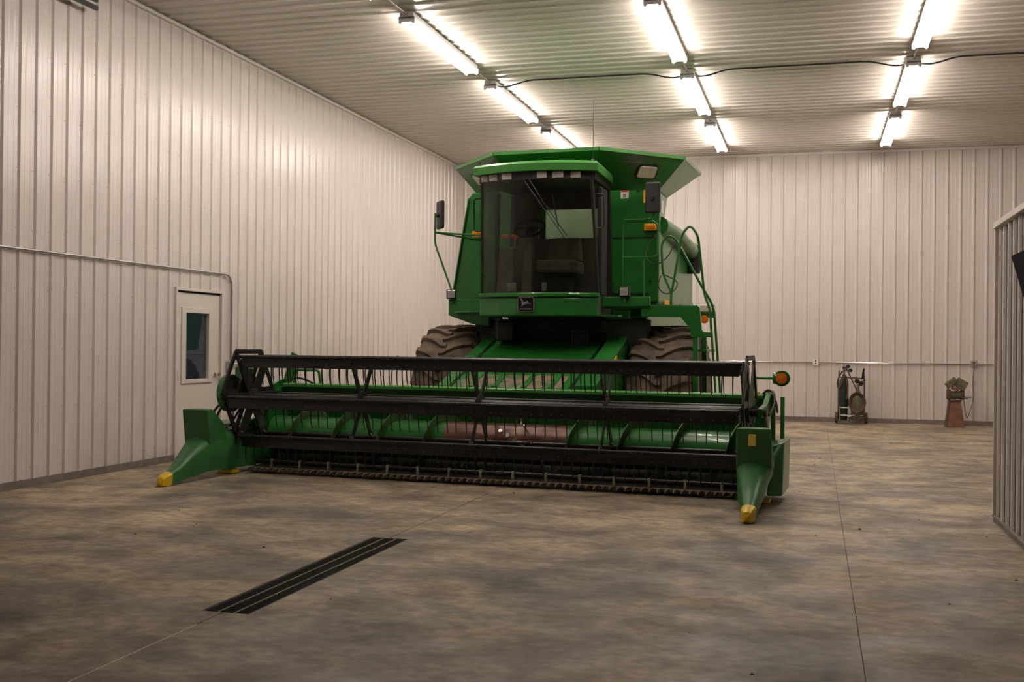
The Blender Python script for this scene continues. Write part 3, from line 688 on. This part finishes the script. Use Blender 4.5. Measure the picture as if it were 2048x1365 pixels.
# mirrors
def mirror(c, w, h, th, pts, yaw):
    o = cp('mirror', MB().tube(rounded(pts[0], .06), .012, 10), 'green', smooth=True)
    for q in pts[1:]: MB().tube(rounded(q, .05), .011, 8).build('mirror_bracket', 'green', o, True)
    hd = MB().box(-w / 2, w / 2, -th / 2, th / 2, -h / 2, h / 2).build('mirror_head', 'plastic', o, bevel=.022)
    hd.location = c; hd.rotation_euler = (0, 0, yaw)
    MB().lathe([(.022, -.03), (.022, 0)], (0, -th / 2, -.01), 'y', 12).build('mirror_clamp', 'black', hd)
    return o
mirror((1.285, 3.36, 3.105), .175, .36, .05, [[(.95, 3.40, 2.86), (1.26, 3.40, 2.86), (1.31, 3.38, 2.96), (1.285, 3.32, 3.12)]], R(0))
mirror((-1.335, 3.32, 2.98), .20, .345, .05, [[(-1.395, 3.30, 3.0), (-1.395, 3.30, 2.63), (-1.17, 3.30, 2.06)], [(-1.395, 3.30, 2.765), (-.72, 3.20, 2.70)], [(-1.395, 3.30, 2.765), (-1.03, 3.98, 2.72)]], R(-48))
# square work lamps
def work_lamp(c, yaw, stalk):
    o = cp('work_lamp', MB().box(-.06, .06, -.03, .05, -.06, .06), 'black', bevel=.014); o.location = c; o.rotation_euler = (0, 0, yaw)
    MB().box(-.047, .047, -.037, -.028, -.047, .047).build('lamp_lens', 'lens', o, bevel=.012)
    MB().bar((0, .01, -.06), (0, .01, -.12), .03, .01).build('lamp_stalk', 'green', o)
work_lamp((.96, 3.37, 2.03), 0, 1); work_lamp((-1.245, 3.48, 2.02), R(14), 1)
# box apron under the panel on the far side of the cab, with its small step
cp('side_apron', MB().prism([(-1.30, 1.96), (-.76, 1.96), (-.76, 1.62), (-1.0, 1.66), (-1.30, 1.76)], 'y', 3.52, 4.0), 'green', bevel=.01)
cp('step_plate', MB().prism([(-1.18, 3.42), (-.96, 3.30), (-.74, 3.24), (-.74, 3.54), (-1.18, 3.54)], 'z', 1.79, 1.81), 'green')
cp('step_plate', MB().prism([(.62, 3.10), (.92, 3.24), (.92, 3.42), (.62, 3.42)], 'z', 1.74, 1.76), 'green')
# flasher at the rear corner: white work light over an amber lens
fl = cp('flasher_lamp', MB().box(1.60, 1.82, 4.5, 4.6, 1.76, 1.83), 'green', bevel=.01)
MB().box(1.60, 1.82, 4.48, 4.6, 1.83, 1.92).build('lamp_lens', 'decal', fl, bevel=.015)
MB().lathe([(.05, -.05), (.05, .0), (.035, -.06)], (1.70, 4.5, 1.74), 'y', 16).build('marker_lens', 'amber', fl)
MB().bar((1.6, 4.58, 1.80), (1.15, 4.6, 1.85), .03, .03).build('lamp_bracket', 'green', fl)
# drooping wires
for pts in ([(1.20, 4.15, 2.80), (1.06, 4.05, 2.60), (1.06, 4.0, 2.46), (1.20, 3.9, 2.36), (1.36, 3.9, 2.46), (1.42, 4.0, 2.66)],
            [(1.22, 4.15, 2.26), (1.20, 4.05, 2.12), (1.30, 4.0, 2.02), (1.42, 4.0, 2.06), (1.46, 4.05, 2.18), (1.20, 4.3, 2.30)]):
    cp('wire', MB().tube(rounded(pts, .12), .007, 6), 'cable', smooth=True)

# ---- feeder house sloping down to the header
def slope(x0, x1, lift0, lift1):
    return MB().prism([(2.16, .93 + lift1), (3.72, 1.50 + lift1), (3.72, 1.50 + lift0), (2.16, .93 + lift0)], 'x', x0, x1)
fh = cp('feeder_house', slope(-.70, .64, -.62, 0), 'green', bevel=.01)
slope(.72, .95, -.55, .05).build('side_channel', 'green', fh, bevel=.008)
slope(-.86, -.715, -.55, .02).build('side_channel', 'green', fh, bevel=.008)
slope(.64, .72, -.62, -.06).build('channel_gap', 'dark', fh)
slope(-.715, -.70, -.62, .006).build('channel_gap', 'dark', fh)
MB().prism([(2.17, .936), (2.52, 1.064), (2.52, 1.068), (2.17, .942)], 'x', -.60, .56).build('worn_plate', 'dusty', fh)
for x in (-.50, -.22, .12, .42): MB().prism([(2.16, .944), (2.54, 1.082), (2.54, 1.09), (2.16, .952)], 'x', x, x + .06).build('strap', 'green', fh)
MB().bar((.957, 2.75, 1.16), (.957, 3.05, 1.27), .008, .05).build('warning_decal', 'decalyellow', fh)
cp('lift_cylinder', MB().tube([(.98, 2.5, .62), (1.04, 3.9, .92)], .045, 12), 'green', smooth=True)
cp('lift_cylinder', MB().tube([(-.92, 2.5, .62), (-.98, 3.9, .92)], .045, 12), 'green', smooth=True)

# ================================================================ GRAIN HEADER (own thing, hooked onto the feeder house)
hd = empty('grain_header', ORG, TH)
tag(hd, 'wide green grain header with a black bat reel, auger and pointed crop dividers', 'header')
def hp(name, mb, mat, parent=None, **k): return mb.build(name, mat, parent or hd, **k)
HW = 2.70
beam = hp('top_beam', MB().box(-HW, HW + .02, 2.04, 2.15, .76, .925), 'green', bevel=.008)
MB().prism([(1.985, .90), (1.985, .928), (2.0, .94), (2.15, .94), (2.15, .926), (2.01, .922), (2.01, .90)], 'x', -HW, HW).build('beam_lip', 'greenlite', beam)  # lighter green puts the lamp light on the lip into its colour
MB().prism([(-HW, .79), (HW, .79), (HW, .74), (-HW, .74)], 'y', 2.11, 2.15).build('beam_gap', 'dark', beam)
bs = hp('back_sheet', MB().prism([(2.06, .79), (2.12, .79), (2.15, .42), (2.12, .25), (2.09, .25), (2.12, .42)], 'x', -HW, HW), 'green')
hp('floor_pan', MB().prism([(2.09, .25), (2.12, .25), (2.10, .19), (1.98, .09), (1.72, .05), (1.31, .04), (1.31, .05), (1.70, .07), (1.95, .11), (2.07, .20)], 'x', -HW, HW), 'crustdark')
for s in (-1, 1):
    es = hp('end_sheet', MB().prism([(.85, .06), (2.12, .06), (2.14, .90), (1.95, .90), (1.62, .62), (1.15, .50), (.85, .46)], 'x', s * (HW + .035) - .018, s * (HW + .035) + .018), 'green', bevel=.006)
    # pointed crop divider: nose, upright shield, tapering rear
    xs = 2.80 * s; xt = 2.83 if s > 0 else -2.745
    def sec(y, x, hwid, zb, zt_, zo=None):
        zo = zb if zo is None else zo; zl, zr_ = (zo, zb) if s < 0 else (zb, zo); hgt = zt_ - zb
        return [(x - hwid * .9, y, zl), (x + hwid * .9, y, zr_), (x + hwid, y, max(zr_ + .01, zb + hgt * .78)), (x + hwid * .82, y, zb + hgt * .91), (x + hwid * .45, y, zb + hgt * .98), (x, y, zt_), (x - hwid * .45, y, zb + hgt * .98), (x - hwid * .82, y, zb + hgt * .91), (x - hwid, y, max(zl + .01, zb + hgt * .78))]
    dv = hp('crop_divider', MB().loft([sec(-.06, xt, .050, .012, .125), sec(.10, (xt * 3 + xs) / 4, .073, .03, .19, .06), sec(.50, xs, .148, .085, .43, .27), sec(.56, xs, .15, .085, .45, .28), sec(1.10, xs, .12, .07, .50, .28), sec(1.45, xs - s * .05, .05, .05, .46, .15)]), 'snout', smooth=True)
    # upright shield
    up = MB().loft([[(xs - .150, .50, .36), (xs + .150, .50, .36), (xs + .135, .86, .36), (xs - .135, .86, .36)],
                    [(xs - .152, .475, .55), (xs + .152, .475, .55), (xs + .125, .80, .55), (xs - .125, .80, .55)],
                    [(xs - .150, .45, .715), (xs + .150, .45, .715), (xs + .10, .62, .715), (xs - .10, .62, .715)]]).build('upright_shield', 'snout', dv, bevel=.012)
    tip = MB().loft([sec(-.185, xt, .012, .03, .055), sec(-.165, xt, .035, .008, .095), sec(-.10, xt, .058, .006, .125), sec(-.045, xt, .060, .010, .138)]).build('divider_tip', 'yellow', dv, bevel=.004)
    if s > 0:
        MB().box(xs - .042, xs + .022, .44, .475, .565, .665).build('reflector', 'reflector', dv, bevel=.006)
    # outer wing of the end
    wing = hp('outer_shield', MB().loft([[(s * 2.86, .95, .08), (s * 2.99, 1.00, .08), (s * 2.99, 1.62, .08), (s * 2.80, 1.66, .08)], [(s * 2.88, .98, .52), (s * 3.00, 1.02, .56), (s * 3.0, 1.60, .56), (s * 2.82, 1.62, .52)]]), 'green', bevel=.015)
    MB().bar((s * 2.90, .90, .40), (s * 2.97, 1.02, .53), .03, .03).build('shield_brace', 'snout', wing)
    MB().box(min(s * 2.70, s * 2.88), max(s * 2.70, s * 2.88), .98, 1.12, .012, .05).build('skid_shoe', 'yellow', wing, bevel=.006)
    # upright plates carrying the reel arm
    rp = hp('reel_arm', MB().prism([(2.12, .98), (2.02, .98), (1.60, .86), (1.20, .84), (1.20, .76), (1.62, .75), (2.12, .82)], 'x', s * 2.76 - .025, s * 2.76 + .025), 'green', bevel=.008)
    MB().bar((s * 2.76, 2.05, .45), (s * 2.76, 1.45, .79), .045, .045).build('lift_cylinder', 'snout', rp)
    MB().box(s * 2.80 - .02, s * 2.80 + .02, 1.95, 2.02, .30, .92).build('upright_plate', 'greenlite', rp)
    MB().box(s * 2.88 - .018, s * 2.88 + .018, 2.04, 2.12, .20, .92).build('upright_plate', 'greenlite', rp)
    MB().lathe([(.035, -.14), (.035, .10)], (s * 2.72, 1.25, .80), 'x', 14).build('reel_bearing', 'rust', rp)
# flasher on a stalk
fs = hp('flasher_stalk', MB().tube(rounded([(2.585, 2.10, .93), (2.585, 2.10, 1.10), (2.80, 2.10, 1.10)], .04), .014, 10), 'green', smooth=True)
for yo, mt in ((-.055, 'amber'), (.03, 'amber')):
    MB().lathe([(.02, -.02), (.055, -.012), (.055, .012), (.02, .02)] if yo < 0 else [(.02, -.01), (.05, 0), (.02, .02)], (2.87, 2.10 + yo, 1.10), 'y', 24).build('flasher_lens', mt, fs, True)
MB().lathe([(.062, -.04), (.078, -.035), (.078, .035), (.062, .04), (.055, .03), (.055, -.03)], (2.87, 2.10, 1.10), 'y', 28).build('flasher_housing', 'green', fs, True)
MB().lathe([(.055, 0), (.06, .01), (.06, .04), (.03, .05)], (2.785, 2.10, 1.10), 'x', 20).build('flasher_socket', 'green', fs, True)
MB().box(2.55, 2.66, 2.05, 2.12, .936, .96).build('stalk_foot', 'yellow', fs, bevel=.005)
# prop rod, loop handle and odd brackets on the beam
hp('lift_hook', MB().prism([(-2.76, .93), (-2.66, .93), (-2.60, 1.10), (-2.58, 1.27), (-2.64, 1.30), (-2.70, 1.12)], 'y', 2.06, 2.11), 'green', bevel=.01)
hp('beam_handle', MB().tube(rounded([(-2.62, 2.10, .93), (-2.60, 2.10, 1.09), (-2.30, 2.10, 1.09), (-2.28, 2.10, .93)], .04), .016, 10), 'green', smooth=True)
# hoses at both ends
for pts in ([(-2.80, 1.7, .90), (-2.86, .9, .72), (-2.86, .78, .52), (-2.83, .82, .44), (-2.76, 1.0, .50), (-2.74, 1.2, .70)],
            [(-2.80, 1.72, .88), (-2.84, 1.0, .74), (-2.84, .86, .56), (-2.82, .92, .48), (-2.75, 1.1, .54)],
            [(-2.62, 2.08, .95), (-2.55, 1.95, 1.01), (-2.42, 1.95, 1.0), (-2.34, 2.05, .94)],
            [(2.68, 2.08, .93), (2.74, 2.0, .99), (2.82, 1.9, .97), (2.84, 1.75, .85), (2.80, 1.6, .76)],
            [(2.70, 2.08, .92), (2.76, 1.98, .96), (2.83, 1.9, .90), (2.86, 1.8, .78)]):
    hp('hose', MB().tube(rounded(pts, .12, 5), .012, 8), 'cable', smooth=True)

# ---- auger with flighting
AY, AZ, AR, FR = 1.70, .385, .205, .305
ag = hp('auger', MB().lathe([(AR, -2.60), (AR, -.50)], (0, AY, AZ), 'x', 40), 'green', smooth=True)
MB().lathe([(AR, .82), (AR, 2.60)], (0, AY, AZ), 'x', 40).build('auger_tube', 'green', ag, True)
MB().lathe([(AR + .002, -.50), (AR + .002, .82)], (0, AY, AZ), 'x', 40).build('auger_center', 'worn', ag, True)
def flight(x0, x1, turns, ph, hand):
    mb = MB(); n = int(abs(turns) * 28)
    for i in range(n + 1):
        t = i / n; x = x0 + (x1 - x0) * t; a = ph + hand * 2 * math.pi * turns * t
        c, s_ = math.cos(a), math.sin(a)
        for r, dx in ((AR - .01, -.003), (FR, -.003), (FR, .003), (AR - .01, .003)): mb.v.append((x + dx, AY + r * c, AZ + r * s_))
    for i in range(n):
        for j in range(4):
            a = 4 * i + j; b2 = 4 * i + (j + 1) % 4; mb.f.append((a, b2, b2 + 4, a + 4))
    return mb
flight(-2.58, -.46, 4.0, .4, -1).build('flighting', 'edge', ag, True)
flight(2.58, .80, 3.4, 1.2, 1).build('flighting', 'edge', ag, True)
for k in range(12):
    x = -.40 + k * .10; a = R(200 + k * 37)
    MB().tube([(x, AY + AR * math.cos(a), AZ + AR * math.sin(a)), (x, AY + (AR + .10) * math.cos(a), AZ + (AR + .10) * math.sin(a))], .008, 6).build('auger_finger', 'chrome', ag)
for k in range(5):
    x = .12 + k * .085; a = R(140 + k * 13)
    MB().lathe([(.022, 0), (.022, .012)], (0, 0, 0), 'z', 10).build('finger_guide', 'galv', ag, loc=(x, AY + (AR + .004) * math.cos(a), AZ + (AR + .004) * math.sin(a))).rotation_euler = (a - math.pi / 2, 0, 0)

# ---- cutter bar with guards
cb = hp('cutter_bar', MB().box(-2.64, 2.64, 1.20, 1.30, .030, .058), 'crust')
gm = MB().loft([[(-.022, 1.22, .035), (.022, 1.22, .035), (.022, 1.22, .066), (-.022, 1.22, .066)], [(-.012, 1.15, .030), (.012, 1.15, .030), (.012, 1.15, .062), (-.012, 1.15, .062)], [(-.003, 1.09, .034), (.003, 1.09, .034), (.003, 1.09, .042), (-.003, 1.09, .042)]]).mesh('guard'); gm.materials.append(M['crust'])
for k in range(69):
    o = bpy.data.objects.new('guard', gm); col.objects.link(o); o.parent = cb; o.location = (-2.6 + k * .0765, 0, 0)
MB().tube([(-2.62, 1.33, .115), (2.62, 1.33, .115)], .022, 10).build('crop_tube', 'black', cb, True)
for k in range(15): MB().box(-2.42 + k * .345 - .012, -2.42 + k * .345 + .012, 1.295, 1.335, .06, .145).build('knife_clip', 'bolt', cb)

# ---- reel
RY, RZ, RR = 1.25, .80, .485
reel = hp('reel', MB().tube([(-2.66, RY, RZ), (2.66, RY, RZ)], .055, 20), 'black', smooth=True)
bat_prof = [(-.012, .045), (.016, .048), (.030, .030), (.030, -.02), (.006, -.082), (-.014, -.082), (-.006, -.02)]
tine = MB().tube([(0, .0, -.06), (0, -.004, -.14), (0, .004, -.20), (0, .020, -.262)], [.0065, .006, .0055, .004], 6).mesh('tine'); tine.materials.append(M['black'])
SP = [-2.62, -1.31, 0, 1.31, 2.62]
bolts = MB()
for i in range(6):
    a = math.pi + i * math.pi / 3        # first bat points to the front of the machine
    by, bz = RY + RR * math.cos(a), RZ - RR * math.sin(a)
    bat = MB().prism(bat_prof, 'x', -2.60, 2.60).build('bat', 'black', reel, bevel=.003); bat.location = (0, by, bz)
    MB().tube([(-2.63, by, bz + .03), (2.63, by, bz + .03)], .02, 10).build('bat_tube', 'black', reel, True)
    xs_ = [-2.55 + k * .1 for k in range(52)]
    if i == 3:
        jm = MB()
        for x in xs_: jm.tube([(x, by, bz - .06), (x, by, bz - .16), (x, by + .02, bz - .262)], [.006, .006, .004], 4)
        o = jm.build('tines', 'black', reel); o['kind'] = 'stuff'
    else:
        for x in xs_:
            o = bpy.data.objects.new('tine', tine); col.objects.link(o); o.parent = reel
            o.location = (x + random.uniform(-.006, .006) + (.03 if i in (2, 4) else 0), by, bz); o.rotation_euler = (random.uniform(-.04, .06), random.uniform(-.03, .03), 0)
    for x in xs_:
        for z in (.036, -.045):
            bolts.box(x - .046, x - .034, by - .022 if z > 0 else by - .018, by - .008, bz + z - .006, bz + z + .006)
o = bolts.build('bolt_heads', 'bolthead', reel); o['kind'] = 'stuff'
for x in SP:
    endx = abs(x) > 2.5
    for i in range(6):
        a = math.pi + i * math.pi / 3
        by, bz = RY + RR * math.cos(a), RZ - RR * math.sin(a)
        ss = -.03 if x > 0 else .03
        sp = MB().bar((x, RY, RZ), (x, by, bz), .13 if endx else .07, .012, (1, 0, 0)).build('spider_arm', 'black' if not (i in (1, 5) and not endx) else 'black', reel, bevel=.003)
        # galvanised bolt where arm meets bat
        MB().lathe([(.018, -.012), (.018, .012)], (x, by + (RY - by) * .10, bz + (RZ - bz) * .10), 'x', 10).lathe([(.018, -.03), (.018, 0)], (x, by + (RY - by) * .14, bz + (RZ - bz) * .14), 'y', 10).build('arm_bolt', 'chrome', sp)
    MB().lathe([(.09, -.02), (.11, -.012), (.11, .012), (.09, .02)], (x, RY, RZ), 'x', 24).build('spider_hub', 'black', reel, True)
# end rings that keep the bats upright
for s in (-1, 1):
    oy, oz = -.02, .085
    xx = s * 2.67
    pts = [(xx, RY + oy + RR * math.cos(math.pi + i * math.pi / 3), RZ + oz - RR * math.sin(math.pi + i * math.pi / 3)) for i in range(6)]
    for i in range(6):
        rg = MB().bar(pts[i], pts[(i + 1) % 6], .05, .02, (1, 0, 0)).build('ring_bar', 'black', reel, bevel=.004)
        MB().bar((xx, RY + oy, RZ + oz), pts[i], .055, .014, (1, 0, 0)).build('ring_spoke', 'black', reel)
        by, bz = RY + RR * math.cos(math.pi + i * math.pi / 3), RZ - RR * math.sin(math.pi + i * math.pi / 3)
        MB().bar(pts[i], (xx, by, bz), .035, .025, (1, 0, 0)).build('bat_crank', 'black', rg)
    MB().lathe([(.19, -.012), (.19, .012)], (xx, RY + oy, RZ + oz), 'x', 28).build('ring_hub', 'black', reel, True)
# drive shield behind the far end of the reel
ds = hp('drive_shield', MB().lathe([(.17, -.06), (.20, -.04), (.20, .03), (.17, .03)], (-2.78, 1.06, .86), 'x', 36), 'green', smooth=True)
MB().lathe([(.18, .03), (.18, .045)], (-2.78, 1.06, .86), 'x', 32).build('shield_face', 'black', ds)
MB().box(-2.90, -2.76, 1.30, 1.48, .96, 1.14).build('drive_motor', 'green', ds, bevel=.03)

# ================================================================ GAS CYLINDER CART AND GRINDER STAND
ct = empty('cylinder_cart', (.66, 21.42, 0))
tag(ct, 'rusty two wheeled hand cart for welding gas cylinders by the far wall', 'hand cart')
for x in (-.26, .27):
    w_ = MB().lathe([(.02, -.025), (.095, -.025), (.105, -.012), (.105, .012), (.095, .025), (.02, .025)], (x, .02, .105), 'x', 24).build('wheel', 'rust', ct, True)
for x in (-.225, .235): MB().tube(rounded([(x, 0, .09), (x, .05, .75), (x * .95, .10, .98)], .1), .014, 8).build('upright', 'rust', ct, True)
MB().tube([(-.26, .02, .105), (.27, .02, .105)], .012, 8).build('axle', 'rust', ct)
MB().box(-.22, .23, -.16, .03, .055, .07).build('base_plate', 'olive', ct)
for z in (.16, .30): MB().tube([(-.20, -.15, z), (.20 if z < .2 else -.05, -.15, z)], .009, 8).build('front_rail', 'galv', ct)
for x in (-.20, -.06): MB().tube([(x, -.15, .07), (x, -.15, .33)], .009, 8).build('front_post', 'galv', ct)
MB().tube([(-.20, .06, .86), (.20, .06, .84)], .012, 8).build('crossbar', 'rust', ct)
MB().tube(rounded([(.20, .06, .84), (.215, .03, .99), (.225, 0, 1.02)], .04), .018, 8).build('handle_grip', 'black', ct, True)
MB().bar((-.09, -.02, 1.03), (.13, -.06, .55), .03, .02).build('strap', 'rust', ct)
oc = empty('gas_cylinder', (.53, 21.37, .07))
tag(oc, 'tall slim dark green gas cylinder strapped on the hand cart', 'gas cylinder')
MB().lathe([(.075, 0), (.082, .02), (.082, .66), (.07, .74), (.03, .80), (.03, .84)], (0, 0, 0), 'z', 28).build('shell', 'bluecyl', oc, True)
v = MB().lathe([(.022, .84), (.022, .95), (.012, .97)], (0, 0, 0), 'z', 12).build('valve', 'olive', oc, True)
MB().lathe([(.03, .95), (.035, .96), (.035, .985), (.01, .99)], (0, 0, 0), 'z', 16).build('hand_wheel', 'rust', v)
for x, z in ((.07, .99), (.11, .92)): MB().lathe([(.032, -.05), (.036, -.03), (.036, 0), (.02, .01)], (x, 0, z), 'y', 16).build('pressure_gauge', 'black', v, True)
MB().tube([(0, 0, .91), (.11, 0, .92)], .012, 8).build('regulator', 'olive', v)
ac = empty('gas_cylinder', (.78, 21.38, .07))
tag(ac, 'short stout brown gas cylinder standing low on the hand cart', 'gas cylinder')
MB().lathe([(.11, 0), (.125, .03), (.125, .36), (.10, .44), (.05, .49), (.04, .54)], (0, 0, 0), 'z', 28).build('shell', 'olive', ac, True)
v = MB().lathe([(.025, .54), (.025, .66)], (0, 0, 0), 'z', 12).build('valve', 'olive', ac, True)
for x, z in ((.05, .68), (-.02, .72)): MB().lathe([(.04, -.04), (.045, -.03), (.045, .01), (.03, .02)], (x, 0, z), 'y', 16).build('pressure_gauge', 'black', v, True)
MB().tube([(.05, -.02, .76), (.10, -.02, .78), (.12, -.02, .74), (.08, -.02, .72)], .012, 8).build('valve_key', 'black', v)
hz = MB()
for k in range(5):
    hz.tube([(.04 + (.10 + .012 * k) * math.cos(a), -.16 - .012 * k, .40 + (.14 + .012 * k) * math.sin(a)) for a in [2 * math.pi * i / 20 for i in range(20)]], .010, 6, True)
o = hz.build('hose_coil', 'rust', None, True); o.location = (.72, 21.40, 0)
tag(o, 'coiled brown twin hose hanging in loops over the short cylinder', 'hose')
o = MB().tube(rounded([(.50, 21.28, .98), (.40, 21.27, .80), (.43, 21.27, .60), (.56, 21.27, .95), (.60, 21.26, .60), (.58, 21.25, .46)], .12, 6), .013, 8).build('torch_hose', 'rust', None, True)
tag(o, 'brown torch hose draped down the side of the tall cylinder', 'hose')

gs = empty('grinder_stand', (2.445, 21.22, 0))
tag(gs, 'rusty red bench grinder pedestal with tapered sides beside the far wall', 'grinder')
ped = MB().loft([[(-.145, -.12, 0), (.145, -.12, 0), (.145, .14, 0), (-.145, .14, 0)], [(-.085, -.07, .47), (.085, -.07, .47), (.085, .09, .47), (-.085, .09, .47)]]).build('pedestal', 'rustred', gs, bevel=.006)
MB().loft([[(-.175, -.02, 0), (-.150, -.10, 0), (-.150, .14, 0), (-.175, .14, 0)], [(-.105, -.02, .52), (-.092, -.05, .52), (-.092, .10, .52), (-.105, .10, .52)]]).build('side_flange', 'rust', gs)
MB().box(-.10, .10, -.09, .10, .47, .49).build('top_plate', 'rust', gs)
MB().lathe([(.04, -.13), (.07, -.11), (.07, .11), (.04, .13)], (0, 0, .58), 'x', 24).build('motor', 'olive', gs, True)
for x in (-.115, .115): MB().lathe([(.02, -.03), (.092, -.03), (.092, .03), (.02, .03)], (x, 0, .585), 'x', 28).build('grinding_wheel', 'rust', gs, True)
for x in (-.12, .12): MB().box(x - .03, x + .03, -.11, -.07, .53, .545).build('tool_rest', 'olive', gs)
MB().tube([(.12, -.03, .545), (.26, -.04, .54)], .010, 8).build('rest_rod', 'black', gs)
MB().tube([(.14, -.03, .515), (.21, -.04, .515)], .008, 8).build('rest_rod', 'black', gs)
MB().tube(rounded([(-.11, 0, .58), (-.13, 0, .70), (-.09, 0, .78)], .05), .012, 8).build('lamp_arm', 'black', gs, True)
_sb = MB().box(-.065, .065, -.03, .03, -.03, .03).build('switch_box', 'rustred', gs, bevel=.01, loc=(-.015, -.06, .69)); _sb.rotation_euler = (0, R(25), 0)
for (c, ang, sz) in (((-.075, -.05, .80), -40, (.105, .052)), ((.085, -.03, .775), 32, (.10, .085))):
    h = MB().box(-sz[0], sz[0], -.07, .07, -sz[1], sz[1]).build('eye_shield', 'olive', gs, bevel=.008); h.location = c; h.rotation_euler = (0, R(ang), 0)
o = MB().tube(rounded([(2.82, YB - .06, 1.09), (2.80, YB - .05, .78), (2.82, YB - .05, .50), (2.74, YB - .07, .20), (2.67, 21.5, .14), (2.63, 21.40, .30), (2.60, 21.36, .55)], .14, 6), .006, 8).build('power_cord', 'greencable', None, True)
tag(o, 'grey power cord looping from the outlet box down to the grinder', 'cord')
